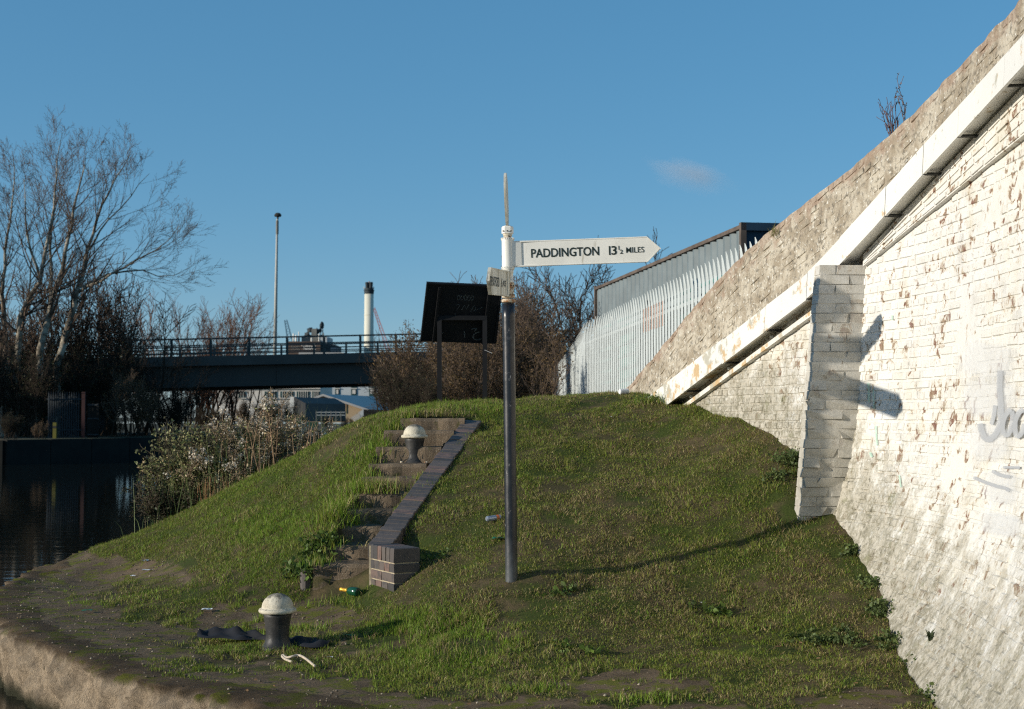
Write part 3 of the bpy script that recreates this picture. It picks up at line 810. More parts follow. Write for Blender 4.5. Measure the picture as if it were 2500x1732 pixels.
# boxed trunking along the wall: fascia panels with straps under the joints
jp = [(1571, 985), (1665, 965), (1757, 889), (1860, 814), (1962, 728), (2041, 641), (2156, 510), (2250, 415), (2336, 314), (2450, 208)]
ju = [wall_at(x, y, .17)[0] for x, y in jp]
while ju[-1] < U_NEAR - .8: ju.append(ju[-1] + .62)
for i, (a, c) in enumerate(zip(ju[:-1], ju[1:])):
    a += .003; c -= .003; dz = rng.normal(0, .004); do = rng.normal(0, .003)
    us = np.linspace(a, c, 5); b = MB(); V = []; e = .006
    for q in us:
        lo, hi = zfb(q) + dz, zft(q) + dz
        if i == 0: lo = max(lo, zgr(q) - .1); hi = max(hi, lo + .02)
        # box section with an open underside: fascia lip + recessed soffit
        V += [wallpt(q, lo, .17 + do), wallpt(q, hi - .015, .17 + do), wallpt(q, hi, .155 + do), wallpt(q, hi + .045, -.01), wallpt(q, lo + .045, -.01), wallpt(q, lo + .035, .148 + do), wallpt(q, lo, .15 + do)]
    w = 7; Fc = []
    for j in range(len(us) - 1):
        for k in range(w):
            p0, p1 = j * w + k, j * w + (k + 1) % w
            Fc.append((p0, p0 + w, p1 + w, p1))
    Fc += [tuple(range(w)), tuple(range((len(us) - 1) * w, len(us) * w))[::-1]]
    b.add(V, Fc); fo = b.build('fascia_panel', 'trunk', wall)
    s = MB(); q = c - .012
    s.hexa([wallpt(q, zfb(q) + .004, .166), wallpt(q + .028, zfb(q + .028) + .004, .166), wallpt(q + .028, zfb(q + .028) + .004, .0), wallpt(q, zfb(q) + .004, .0),
            wallpt(q, zfb(q) + .016, .166), wallpt(q + .028, zfb(q + .028) + .016, .166), wallpt(q + .028, zfb(q + .028) + .016, .0), wallpt(q, zfb(q) + .016, .0)])
    s.build('joint_strap', 'strap', fo)
    if c < U_BUT + .1 or rng.random() < .5:
        s = MB(); q = c - .10; s.lathe(wallpt(q, zfb(q) - .012, .045), [(.014, -.012), (.020, -.006), (.020, .006), (.012, .014)], 10); s.build('bolt', 'dirty', fo)
# rail board below the soffit on the far run
us = np.arange(U_END + .55, U_BUT - .02, .2); b = MB()
for a, c in zip(us[:-1], us[1:]):
    b.hexa([wallpt(a, zfb(a) - .085, .05), wallpt(c, zfb(c) - .085, .05), wallpt(c, zfb(c) - .085, 0), wallpt(a, zfb(a) - .085, 0),
            wallpt(a, zfb(a) - .038, .05), wallpt(c, zfb(c) - .038, .05), wallpt(c, zfb(c) - .038, 0), wallpt(a, zfb(a) - .038, 0)])
b.build('ledger_rail', 'trunk', wall)

# buttress: stands out from the wall, one narrow lit face and one broad grey face towards the towpath
def butt(z, s, back=False):
    """s: 0 at the wall, 1 at the nose"""
    j = wallpt(U_BUT, z)
    nose = at(1998 - (2.78 - z) * 29, 0, BUT_D)[0]
    p = np.array((j[0] + .03 + (nose - j[0] - .03) * s, BUT_D - .012 * s, z))
    if back: p = p + np.array((-.02, .12, 0)) * (1 if s > .5 else .6)
    return p
BZ0, BZ1 = zgr(U_BUT) - .4, at(2045, 648, BUT_D)[2]
core = MB(); n = 30
V = []
for i in range(n + 1):
    z = BZ0 + (BZ1 - BZ0) * i / n
    e = .005
    V += [butt(z, 0) + (.05, e, 0), butt(z, 1) + (e, e, 0), butt(z, 1, True) + (e, 0, 0), butt(z, 0, True) + (.12, 0, 0)]
Fc = [(i * 4 + k, i * 4 + (k + 1) % 4, (i + 1) * 4 + (k + 1) % 4, (i + 1) * 4 + k) for i in range(n) for k in range(4)] + [(n * 4, n * 4 + 1, n * 4 + 2, n * 4 + 3)]
core.add(V, Fc, hg=[p[2] - zgr(U_BUT) for p in V], bv=.6)
bt = core.build('buttress', 'butt', wall, label='grey weathered brick buttress standing out from the white wall')
z, row = zgr(U_BUT) - .1, 0
while z < BZ1 - .03:
    h = min(.067, BZ1 - z) if z + .14 < BZ1 else BZ1 - z
    cuts = [(-.02, .36), (.39, 1.0)] if row % 2 else [(-.02, .66), (.69, 1.0)]
    for s0, s1 in cuts:
        b = MB(); j = lambda: rng.normal(0, .006 + .006 * (z < 2.0))
        nose = s1 == 1.0
        V = []
        for zz in (z, z + h):
            e = .006
            V += [butt(zz, s0) + (j(), -.002 + j(), 0), butt(zz, s1) + (j(), -.002 + j(), 0), (butt(zz, s1, True) if nose else butt(zz, s1) + (0, .06, 0)), (butt(zz, s0) + (0, .06, 0))]
        b.add(V, [(3, 2, 1, 0), (4, 5, 6, 7), (0, 1, 5, 4), (1, 2, 6, 5), (2, 3, 7, 6), (3, 0, 4, 7)], hg=[p[2] - zgr(U_BUT) - .25 for p in V], bv=float(rng.uniform(.3, 1)))
        b.build('brick', 'butt', bt)
    z += .075; row += 1

# painted marks on the wall
def wall_stroke(name, m, pts, w, parent=wall, off=.016, n=10):
    P = resample(np.array(pts, float), 6.0)
    b = MB(); V, S = [], []
    for i, p in enumerate(P):
        t = P[min(i + 1, len(P) - 1)] - P[max(i - 1, 0)]; t /= np.linalg.norm(t) + 1e-9
        nrm = np.array((-t[1], t[0]))
        for s, so in ((-1, 0.), (-.45, .9), (.45, .9), (1, 0.)):
            x, y = p + nrm * s * w / 2
            ee = min(1., min(i, len(P) - 1 - i) * 6.0 / (w * .45))
            u, z = wall_at(x, y); V.append(wallpt(u, z, off)); S.append(so * ee if w > 30 else so)
    b.add(V, [(i * 4 + k, (i + 1) * 4 + k, (i + 1) * 4 + k + 1, i * 4 + k + 1) for i in range(len(P) - 1) for k in range(3)], soft=S)
    return b.build(name, m, parent)
wall_stroke('graffiti_stroke', 'spray', [(2448, 905), (2447, 960), (2452, 1010), (2446, 1048), (2432, 1068), (2416, 1076), (2404, 1060), (2398, 1030)], 20)
wall_stroke('graffiti_stroke', 'spray', [(2436, 990), (2434, 1015), (2426, 1040)], 14, off=.017)
wall_stroke('graffiti_stroke', 'spray', [(2476, 1000), (2460, 1015), (2453, 1045), (2462, 1068), (2474, 1055), (2482, 1020), (2476, 1000)], 17, off=.018)
wall_stroke('graffiti_stroke', 'spray', [(2508, 1000), (2492, 1010), (2484, 1040), (2490, 1070), (2502, 1060), (2512, 1030)], 17, off=.019)
wall_stroke('graffiti_stroke', 'spray', [(2382, 1166), (2410, 1178), (2440, 1188), (2462, 1192), (2475, 1203)], 11)
wall_stroke('graffiti_stroke', 'spray', [(2428, 1150), (2450, 1162), (2476, 1165)], 11)
wall_stroke('graffiti_stroke', 'spray', [(2455, 1141), (2500, 1142)], 9)
for pts, w in (([(2335, 860), (2400, 880), (2500, 890)], 110), ([(2330, 960), (2420, 970), (2510, 980)], 130), ([(2350, 1080), (2500, 1080)], 120), ([(2385, 1180), (2510, 1200)], 110), ([(2385, 1270), (2510, 1290)], 70)):
    wall_stroke('overpaint_patch', 'sprayw', pts, w, off=.0135)
for pts, w in (([(2124, 935), (2126, 985)], 7), ([(2136, 950), (2138, 1000)], 5), ([(2142, 1040), (2145, 1090)], 6), ([(2128, 1105), (2134, 1120)], 8), ([(2182, 770), (2182, 788)], 5), ([(2200, 1160), (2204, 1190)], 5)):
    wall_stroke('paint_drip', 'sprayg', pts, w, off=.0145)
# ================================================================== fingerpost
PD = 10.2
pb = at(1249, 1417, PD)
def pz(y): return at(1249, y, PD)[2]
PXB, PXT = at(1249, 1417, PD)[0], at(1239, 560, PD)[0]
def pxz(z): return PXB + (PXT - PXB) * (z - pb[2]) / (pz(560) - pb[2])     # the post leans slightly
post = thing('fingerpost', (pb[0], PD, pb[2]), 'canal fingerpost with two white arms on a worn black post standing in the grass mound', 'signpost')
S = F / PD
b = MB(); zz = np.linspace(pb[2] - .35, pz(742), 24)
b.tube([(pxz(z), PD, z) for z in zz], [(.0435 + .002 * (k > 20)) for k in range(24)], 24); b.build('post', 'post', post, smooth=True)
def ring(y, r, h, teeth, m, name='toothed_ring'):
    b = MB(); z = pz(y); x = pxz(z)
    b.lathe((x, PD, z), [(r * .9, -h), (r, -h * .7), (r, h * .7), (r * .9, h)], 24)
    for i in range(teeth):
        a = 2 * math.pi * i / teeth
        b.box((x + math.cos(a) * r * .97, PD + math.sin(a) * r * .97, z + h * 1.1), (.007, .007, .012), a)
    return b.build(name, m, post)
b = MB(); z = pz(732); b.lathe((pxz(z), PD, z), [(.047, -.022), (.053, -.018), (.053, -.004), (.048, .002)], 24); b.build('base_collar', 'rust', post)
ring(725, .047, .010, 22, 'rust'); ring(702, .045, .008, 22, 'rust'); ring(696, .043, .008, 22, 'rust'); ring(657, .046, .007, 22, 'sign'); ring(586, .047, .006, 22, 'sign')
b = MB(); b.tube([(pxz(z), PD, z) for z in (pz(724), pz(703))], .040, 20); b.build('lower_sleeve', 'rust', post, smooth=True)
b = MB(); b.tube([(pxz(z), PD, z) for z in (pz(696), pz(684), pz(683.5), pz(668), pz(667.5), pz(658))], [.038, .038, .036, .036, .039, .041], 20); b.build('middle_sleeve', 'sign', post, smooth=True)
b = MB(); b.tube([(pxz(z), PD, z) for z in (pz(657), pz(652), pz(590), pz(585))], [.047, .043, .043, .046], 24); us_ = b.build('upper_sleeve', 'sign', post, smooth=True)
b = MB(); z = pz(583); x = pxz(z)
b.lathe((x, PD, z), [(.029, -.01), (.029, .018), (.034, .024), (.034, .040)], 20); b.build('neck', 'rust', post, smooth=False)
b = MB(); z = pz(571); b.lathe((pxz(z), PD, z), [(.034, -.004), (.043, .0), (.043, .044), (.038, .052), (.012, .062)], 6)
cap = b.build('finial_collar', 'sign', post)
for a in (-2.3, -1.0, -1.6):
    b = MB(); z = pz(566); b.tube([(pxz(z) + .035 * math.cos(a), PD + .035 * math.sin(a), z), (pxz(z) + .05 * math.cos(a), PD + .05 * math.sin(a), z)], .005, 6); b.build('grub_screw', 'strap', cap)
# finial: a flat oval plaque seen almost edge on, leaning a little
b = MB(); z0, z1 = pz(556), pz(423); n = 40; V = []
ax = np.array((pxz(z0) - .002, PD, z0)); tp = at(1234, 423, PD)
upv = tp - ax; hgt = np.linalg.norm(upv); upv /= hgt
sd = np.array((.055, 1.0, 0)); sd -= upv * (sd @ upv); sd /= np.linalg.norm(sd); nv = np.cross(sd, upv)
for o in (-.0085, .0085):
    for i in range(n):
        a = 2 * math.pi * i / n; w = .165 * math.sin(a); hh = .5 - .5 * math.cos(a)
        V.append(ax + upv * hgt * hh + sd * w * (0.55 + .45 * hh) + nv * o)
V2 = []
for i in range(n):
    V2.append((i, (i + 1) % n, (i + 1) % n + n, i + n))
b.add(V, V2 + [tuple(range(n))[::-1], tuple(range(n, 2 * n))]); b.build('finial_plaque', 'dirty', post)

def text_mesh(txt, bold=.012):
    cu = bpy.data.curves.new('t', 'FONT'); cu.body = txt; cu.size = 1.0; cu.offset = bold; cu.extrude = 0.0
    cu.resolution_u = 4
    ob = bpy.data.objects.new('t', cu); COL.objects.link(ob)
    bpy.context.view_layer.update()
    me = bpy.data.meshes.new_from_object(ob.evaluated_get(bpy.context.evaluated_depsgraph_get()))
    bpy.data.objects.remove(ob)
    v = np.array([p.co[:] for p in me.vertices]); f = [tuple(p.vertices) for p in me.polygons]
    v = v[:, :2] - v[:, :2].min(0); sz = v.max(0)
    return v / sz, f
def lettering(name, txt, org, exv, eyv, x0, x1, y0, y1, nrm, parent, m='letter', lift=.0025, bold=.012):
    v, f = text_mesh(txt, bold); b = MB(); nrm = np.array(nrm)
    P = [np.array(org) + exv * (x0 + (x1 - x0) * p[0]) + eyv * (y0 + (y1 - y0) * p[1]) + nrm * lift for p in v]
    b.add(P, f); return b.build(name, m, parent)
def finger(name, root, exv, eyv, nrm, L, h, tipL, m, tip_drop=0):
    """arm plate with a raised rim and a socket at the root"""
    b = MB(); t = .009
    out = [(0, -h / 2), (L, -h / 2), (L + tipL, 0), (L, h / 2), (0, h / 2)]
    P = lambda x, y, o: np.array(root) + exv * x + eyv * y + nrm * o
    V = [P(x, y, -t) for x, y in out] + [P(x, y, t) for x, y in out]
    n = 5
    b.add(V, [tuple(range(n))[::-1], tuple(range(n, 2 * n))] + [(i, (i + 1) % n, (i + 1) % n + n, i + n) for i in range(n)])
    arm = b.build(name, m, post)
    r = MB(); w = .006
    for (x1, y1), (x2, y2) in zip(out[:-1], out[1:]):
        if x1 == x2 == 0: continue
        k = 1 - w / h * 1.5
        for s in (-1, 1):
            r.bar(P(x1, y1 * k, s * (t + .001)), P(x2 - (0.01 if x2 > L else 0), y2 * k, s * (t + .001)), .006, .003, up=nrm)
    r.build('raised_rim', m, arm)
    s = MB()
    for sg in (-1, 1):
        yl = sg * (h / 2 - .004)
        s.hexa([P(-.02, yl - .005, -.022), P(.17, yl - .005, -.011), P(.17, yl - .005, .011), P(-.02, yl - .005, .022), P(-.02, yl + .005, -.022), P(.17, yl + .005, -.011), P(.17, yl + .005, .011), P(-.02, yl + .005, .022)])
    s.hexa([P(-.045, -h / 2 + .006, -.035), P(.045, -h / 2 + .006, -.016), P(.045, -h / 2 + .006, .016), P(-.045, -h / 2 + .006, .035), P(-.045, h / 2 - .006, -.035), P(.045, h / 2 - .006, -.016), P(.045, h / 2 - .006, .016), P(-.045, h / 2 - .006, .035)])
    s.build('arm_socket', m, arm)
    return arm
tilt = math.atan2(9.5, 320)
r1 = at(1258, 621, PD); exv = np.array((math.cos(tilt), -.06, math.sin(tilt))); exv /= np.linalg.norm(exv); nrm = np.array((-.06, -.998, 0)); eyv = np.cross(nrm, exv) * 1.0
if eyv[2] < 0: eyv = -eyv
arm1 = finger('sign_arm', r1, exv, eyv, nrm, 322 / S, 63 / S, 33 / S, 'sign')
arm1['label'] = 'white arm pointing to the wall, lettered PADDINGTON 13 1/2 MILES'
def L1(txt, x0, x1, yb, yt, bold=.012): lettering('lettering', txt, r1 + nrm * .009, exv, eyv, (x0 - 1258) / S, (x1 - 1258) / S, yb / S, yt / S, nrm, arm1, bold=bold)
L1('PADDINGTON', 1297, 1463, -11, 11, .016)
L1('1', 1487, 1490.5, -11, 11, .02); L1('3', 1493, 1506, -11, 11, .016)
L1('1', 1510.5, 1512.5, 1, 11, .02); L1('2', 1513.5, 1521, -9, 1.5, .014); L1('MILES', 1529, 1573, -7.5, 6.5, .004)
r2 = np.array((pxz(pz(694)) - .012, PD - .035, pz(694))); t2 = at(1191, 686, 9.30)
ex2 = t2 - r2; L2 = np.linalg.norm(ex2); ex2 /= L2
n2 = np.cross(np.array((0, 0, 1.)), ex2); n2 /= np.linalg.norm(n2)
if n2[0] < 0: n2 = -n2
ey2 = np.array((0, 0, 1.)) - ex2 * ex2[2]; ey2 /= np.linalg.norm(ey2)
arm2 = finger('sign_arm', r2, ex2, ey2, n2, L2 - .09, 62 / S, .09, 'dirty')
arm2['label'] = 'streaked arm pointing along the canal, lettered BRENTFORD 6 MILES'
def L2t(txt, a0, a1, yb, yt): lettering('lettering', txt, r2 + n2 * .009, -ex2, ey2, -a0, -a1, yb, yt, n2, arm2, bold=.016)
L2t('BRENTFORD', .86, .42, -.033, .033); L2t('6', .32, .27, -.033, .033); L2t('MILES', .23, .10, -.024, .018)

# ================================================================== steps, stair wall and bollards
steps = thing('canal_steps', (STL[0] + STR[0]) / 2 - (0, 0, .12), 'short flight of pebbled concrete steps climbing the grass mound beside the brick coping', 'steps')
for i in range(10):
    a, c = STL[i], STR[i]
    zt = (a[2] + c[2]) / 2; run = .31
    b = MB(); nx_ = 12; j = lambda s=.008: rng.normal(0, s); V = []
    dep = .62 if i == 9 else run + .03
    for k in range(nx_ + 1):
        t = k / nx_; x = a[0] + (c[0] - a[0]) * t; d = a[1]
        e = .03 * mnoise.noise(Vector((x * 6, i * 3.1, 0))); e2 = .02 * mnoise.noise(Vector((x * 9, i * 7.1, 4)))
        V += [(x, d - .005 + e, zt - .42), (x, d + e, zt - .03 + e2 * .6), (x, d + .02 + e, zt + e2 * .5), (x, d + dep, zt + .006), (x, d + dep, zt - .42)]
    w = 5; Fc = [(k * w + q, k * w + (q + 1) % w, (k + 1) * w + (q + 1) % w, (k + 1) * w + q) for k in range(nx_) for q in range(w)] + [tuple(range(w))[::-1], tuple(range(nx_ * w, (nx_ + 1) * w))]
    b.add(V, [f[::-1] for f in Fc]); b.build('step', 'step', steps)

sw = thing('stair_wall', at(962, 1450, 10.8), 'low blue brick stair wall with square end pier and sloping brick coping', 'wall')
pc = at(962, 1340, 10.8); PT = pc[2]; PB = tz(pc[0], pc[1]) - .25
e1 = np.array((-.218, .39, 0)) / .447; e2 = np.array((.875, .484, 0)); e2 -= e1 * (e2 @ e1); e2 /= np.linalg.norm(e2)
PW, PL = .455, .215
b = MB()
q = lambda s, t, z: np.array((pc[0], pc[1], z)) + e1 * s + e2 * t
g_ = .006
b.hexa([q(g_, g_, PB), q(g_, PL - g_, PB), q(PW - g_, PL - g_, PB), q(PW - g_, g_, PB), q(g_, g_, PT - .02), q(g_, PL - g_, PT - .02), q(PW - g_, PL - g_, PT - .02), q(PW - g_, g_, PT - .02)])
b.build('mortar_core', 'mortar', sw)
def pier_brick(s0, s1, t0, t1, z0, z1):
    b = MB(); r = lambda: rng.normal(0, .0015)
    c = .006
    lo = [q(s0 + r(), t0 + r(), z0), q(s0 + r(), t1, z0), q(s1 + r(), t1, z0), q(s1 + r(), t0 + r(), z0)]
    hi = [q(s0 + r(), t0 + r(), z1 - c), q(s0 + r(), t1, z1 - c), q(s1, t1, z1 - c), q(s1 + r(), t0 + r(), z1 - c)]
    tp = [q(s0 + c, t0 + c, z1), q(s0 + c, t1 - c, z1), q(s1 - c, t1 - c, z1), q(s1 - c, t0 + c, z1)]
    V = lo + hi + tp
    Fc = [(3, 2, 1, 0)] + [(i, (i + 1) % 4, 4 + (i + 1) % 4, 4 + i) for i in range(4)] + [(4 + i, 4 + (i + 1) % 4, 8 + (i + 1) % 4, 8 + i) for i in range(4)] + [(8, 9, 10, 11)]
    b.add(V, [f[::-1] for f in Fc], bv=float(rng.uniform(0, 1))); b.build('brick', 'bbrick', sw)
zc = PT - .108; w = (PW + .010) / 6
for i in range(6): pier_brick(i * w, i * w + w - .009, -.002, PL, zc, PT)
row = 0
while zc > PB + .05:
    z1 = zc - .010; z0 = z1 - .065
    n = (4, 2, 4, 5)[row % 4] if row else 5; w = (PW + .010) / n
    for i in range(n): pier_brick(i * w, i * w + w - .009, -.001, PL, z0, z1)
    zc = z0; row += 1
# sloping coping of bricks on edge
cl0, cl1 = at(899, 1330, 11.18), at(1132, 1024, 14.15)
ax = cl1 - cl0; CL = np.linalg.norm(ax); ax /= CL
side = np.array((.975, -.03, 0.)); side -= ax * (side @ ax); side /= np.linalg.norm(side); upc = np.cross(side, ax)
if upc[2] < 0: upc = -upc
nb = int(CL / .0745)
CW = .18
b = MB(); h0 = np.array((0, 0, -.5))
b.hexa([cl0 + h0 + side * .01, cl0 + h0 + side * (CW - .01), cl1 + h0 + side * (CW - .01), cl1 + h0 + side * .01, cl0 - upc * .008 + side * .006, cl0 - upc * .008 + side * (CW - .006), cl1 - upc * .008 + side * (CW - .006), cl1 - upc * .008 + side * .006])
b.build('wall_core', 'mortar', sw)
for i in range(nb):
    b = MB(); p = cl0 + ax * (i * CL / nb); w_ = CL / nb - .007; o = upc * rng.normal(0, .002) + side * rng.normal(0, .003)
    lo = [p + o - upc * .11, p + o + side * CW - upc * .11, p + o + side * CW + ax * w_ - upc * .11, p + o + ax * w_ - upc * .11]
    hi = [x + upc * .105 for x in lo]; c_ = .005
    mid = p + o + side * CW / 2 + ax * w_ / 2
    tp = [x + upc * .005 + (mid - x + upc * 0) * .06 for x in hi]
    Fc = [(i_, (i_ + 1) % 4, 4 + (i_ + 1) % 4, 4 + i_) for i_ in range(4)] + [(4 + i_, 4 + (i_ + 1) % 4, 8 + (i_ + 1) % 4, 8 + i_) for i_ in range(4)] + [(8, 9, 10, 11)]
    b.add(lo + hi + tp, Fc, bv=float(rng.uniform(0, .95))); b.build('coping_brick', 'bbrick', sw)
# stubs of the lost kerb on the other side
kerb = [((838, 1252), (852, 1252), 12.4, .10, 'round-ended grey brick stub beside the fourth step up, tufted with grass'), ((806, 1296), (814, 1296), 12.05, .10, 'narrow grey brick stub beside the third step up from the path'),
        ((776, 1340), (832, 1341), 11.75, .09, 'two grey brick stubs laid end to end beside the second step'), ((748, 1388), (775, 1389), 11.45, .06, 'low grey brick stub half buried in turf by the bottom step')]
for (p0, p1, d, h, lb) in kerb:
    a, c = at(*p0, d), at(*p1, d + .05); zt = a[2]
    b = MB(); wd = .10
    n = 8; prof = [(math.sin(t) * wd / 2, math.cos(t)) for t in np.linspace(-math.pi / 2, math.pi / 2, n)]
    V = []
    pl = [(a[0] + math.cos(t) * wd / 2, a[1] + math.sin(t) * wd / 2) for t in np.linspace(math.pi / 2, 3 * math.pi / 2, 7)] + [(c[0], c[1] - wd / 2), (c[0], c[1] + wd / 2)]
    m_ = len(pl)
    b.add([(x, y, zt - h - .25) for x, y in pl] + [(x, y, zt - .006) for x, y in pl] + [(x * .93 + .07 * (a[0] + c[0]) / 2, y * .93 + .07 * a[1], zt) for x, y in pl],
          [(i, (i + 1) % m_, (i + 1) % m_ + m_, i + m_) for i in range(m_)] + [(i + m_, (i + 1) % m_ + m_, (i + 1) % m_ + 2 * m_, i + 2 * m_) for i in range(m_)] + [tuple(range(2 * m_, 3 * m_))], bv=.35)
    b.build('kerb_stub', 'bbrick', label=lb, cat='kerb', group='remains of the lost kerb beside the steps')

def bollard(p, label, plate=False):
    r = thing('mooring_bollard', p, label, 'bollard', 'canal mooring bollards')
    b = MB(); b.lathe(p, [(.112, -.06), (.110, .004), (.100, .016), (.088, .035), (.080, .055), (.0765, .078), (.077, .10), (.083, .16), (.091, .21), (.099, .243)], 40); b.build('stem', 'iron', r, smooth=True)
    b = MB(); prof = [(.095, .236), (.118, .238), (.126, .246), (.127, .256), (.122, .266), (.108, .270)]
    prof += [(.106 * math.cos(t), .272 + .096 * math.sin(t)) for t in np.linspace(0.05, math.pi / 2 - .03, 12)]
    b.lathe(p, prof, 40); b.build('cap', 'cap', r, smooth=True)
    if plate:
        b = MB(); b.box((p[0], p[1], p[2] - .01), (.27, .25, .03)); pl = b.build('base_plate', 'iron', r)
        for sx in (-.115, .115):
            b = MB(); b.lathe((p[0] + sx, p[1] - .10, p[2] + .004), [(.014, 0), (.014, .014), (.008, .018)], 6); b.build('bolt', 'rust', pl)
    return r
nbp = on_z(677, 1583, 0.0); bollard(nbp, 'mooring bollard with domed cream cap on the flat wharf, dark cloth round its foot')
fbp = at(1012, 1134, 13.5); fbp[2] += .01; bollard(fbp, 'mooring bollard with cream cap bolted down on the steps beside the coping', True)

# ================================================================== information board seen from behind
BD = 18.8
zb = tz(at(1070, 1000, BD)[0], BD)
board = thing('information_board', at(1128, 1004, BD)[:2].tolist() + [zb], 'black information board seen from behind on two square posts at the mound top', 'notice board')
TL, TR, BL, BR = at(1042, 690, 18.55), at(1227, 698, 18.75), at(1026, 833, 18.90), at(1212, 839, 19.10)
nb_ = np.cross(TR - TL, BL - TL); nb_ /= np.linalg.norm(nb_)
if nb_[1] < 0: nb_ = -nb_
b = MB(); t = nb_ * .035; b.hexa([BL, BR, BR + t, BL + t, TL, TR, TR + t, TL + t]); pn = b.build('panel', 'black', board)
def onpanel(u, v, o=-.004): return TL + (TR - TL) * u + (BL - TL) * v + nb_ * o
for nme, (u0, v0, u1, v1) in (('edge_trim', (0, .015, 1, .015)), ('edge_trim', (0, .985, 1, .985)), ('edge_trim', (.01, 0, .01, 1)), ('edge_trim', (.99, 0, .99, 1))):
    b = MB(); b.bar(onpanel(u0, v0, -.008), onpanel(u1, v1, -.008), .02, .016, up=nb_); b.build(nme, 'black', board)
for u_ in (.17, .83):
    b = MB(); b.bar(onpanel(u_, .06, -.03), onpanel(u_, 1.0, -.03), .03, .03, up=nb_); b.build('batten', 'black', board)
for xx, lab in ((1071.5, 0), (1182.5, 1)):
    p = at(xx + 1, 1000, BD + .05 * lab); z1 = at(xx, 771, BD)[2]
    b = MB(); b.box((p[0], p[1], (zb - .4 + z1) / 2), (.06, .06, z1 - zb + .4)); b.build('post', 'black', board)
p0, p1 = at(1066, 777, BD - .0), at(1188, 777, BD + .05)
b = MB(); b.bar(p0, p1, .06, .06); b.build('crossbar', 'black', board)
# faint scratched tags on the back
def panel_stroke(pts, w):
    b = MB(); P = resample(np.array(pts, float), .012); V = []; Sf = []
    for i, p in enumerate(P):
        t_ = P[min(i + 1, len(P) - 1)] - P[max(i - 1, 0)]; t_ /= np.linalg.norm(t_) + 1e-9; nn = np.array((-t_[1], t_[0]))
        for s, so in ((-1, .3), (0, .9), (1, .3)):
            x, y = p + nn * s * w / 2; V.append(onpanel(x, y, -.003)); Sf.append(so)
    b.add(V, [(i * 3 + k, (i + 1) * 3 + k, (i + 1) * 3 + k + 1, i * 3 + k + 1) for i in range(len(P) - 1) for k in range(2)], soft=Sf)
    b.build('scratched_tag', 'spraydk', pn)
for k in range(5): panel_stroke([(.44 + k * .045 + .018 * math.sin(t), .23 + .045 * math.cos(t)) for t in np.linspace(0, 6, 9)], .008)
panel_stroke([(.41, .36), (.47, .34), (.44, .44), (.40, .47)], .007); panel_stroke([(.50, .44), (.53, .34), (.56, .44), (.59, .34)], .007); panel_stroke([(.62, .46), (.66, .34), (.69, .42), (.64, .46), (.78, .38)], .007)
panel_stroke([(.42, .50), (.43, .60), (.48, .52), (.49, .61)], .007); panel_stroke([(.53, .60), (.57, .50), (.61, .60)], .007)
panel_stroke([(.78, .80), (.70, .84), (.69, .92), (.76, .95), (.82, .92)], .022); panel_stroke([(.66, .76), (.74, .74), (.70, .80)], .02); panel_stroke([(.57, .80), (.585, .92)], .016); panel_stroke([(.22, .86), (.30, .84)], .018)
b = MB(); b.bar(at(1183, 855, BD - .05), at(1202, 863, BD - .06), .012, .004); b.build('cable_tie', 'litter', board)

# ================================================================== palisade fence and containers behind the wall
def fence_line(T0):
    return at(1850, 580, 3472 * T0 / 440), at(1427, 791, 3472 * T0 / 229)
T0 = 2.0
fa, fb_ = fence_line(T0)
fa[2] = fb_[2] = H + T0
fdir = fb_ - fa; FL = np.linalg.norm(fdir); fdir /= FL
fn = np.array((fdir[1], -fdir[0], 0));  fn = fn if fn[0] < 0 else -fn
zg = 1.33
fence = thing('palisade_fence', (fa[0], fa[1], zg), 'white steel palisade fence with splayed pale tops behind the bridge wall', 'fence')
pitch = .235
npal = int(FL / pitch)
def pale(p, dirv, nv, zb, zt, w=.175):
    b = MB(); r = dirv * w / 2
    d1 = nv * .03
    P = lambda s, o, z: np.array((p[0], p[1], 0)) + r * s + nv * o + np.array((0, 0, z))
    V = []
    for z, k, bend in ((zb, 1, 0), (zt - .22, 1, 0), (zt - .05, .55, .02), (zt, .12, .03)):
        V += [P(-k, .0 + bend, z), P(-k * .35, .004 + bend, z), P(k * .35, .004 + bend, z), P(k, .0 + bend, z)]
    b.add(V, [(i * 4 + k, i * 4 + k + 1, (i + 1) * 4 + k + 1, (i + 1) * 4 + k) for i in range(3) for k in range(3)])
    return b
for i in range(npal + 1):
    p = fa + fdir * (i * pitch)
    pale(p, fdir, fn, zg + .04, H + T0 + rng.normal(0, .008)).build('pale', 'galv', fence)
for zz_ in (H + T0 - .42, zg + .35):
    b = MB(); b.bar(np.array((*fa[:2], zz_)) - fn * .03, np.array((*fb_[:2], zz_)) - fn * .03, .05, .05); b.build('rail', 'galv', fence)
for k in range(5):
    p = fa + fdir * FL * (k / 4.0)
    b = MB(); b.box((p[0] - fn[0] * .07, p[1] - fn[1] * .07, (zg + H + T0) / 2 - .05), (.09, .09, H + T0 - zg - .1), math.atan2(fdir[1], fdir[0])); b.build('post', 'galv' if k % 2 else 'plant', fence)
# teal mesh lining behind the pales
for k in range(9):
    zz_ = zg + .25 + k * .22
    b = MB(); b.bar(np.array((*fa[:2], zz_)) - fn * .12, np.array((*fb_[:2], zz_)) - fn * .12, .012, .05); b.build('mesh_wire', 'teal', fence)
b = MB(); b.hexa([np.array((*fa[:2], zg)) - fn * .16, np.array((*fb_[:2], zg)) - fn * .16, np.array((*fb_[:2], zg)) - fn * .17, np.array((*fa[:2], zg)) - fn * .17] + [np.array((*fa[:2], H + T0 - .30)) - fn * .16, np.array((*fb_[:2], H + T0 - .30)) - fn * .16, np.array((*fb_[:2], H + T0 - .30)) - fn * .17, np.array((*fa[:2], H + T0 - .30)) - fn * .17])
b.build('backing_sheet', 'teal', fence)
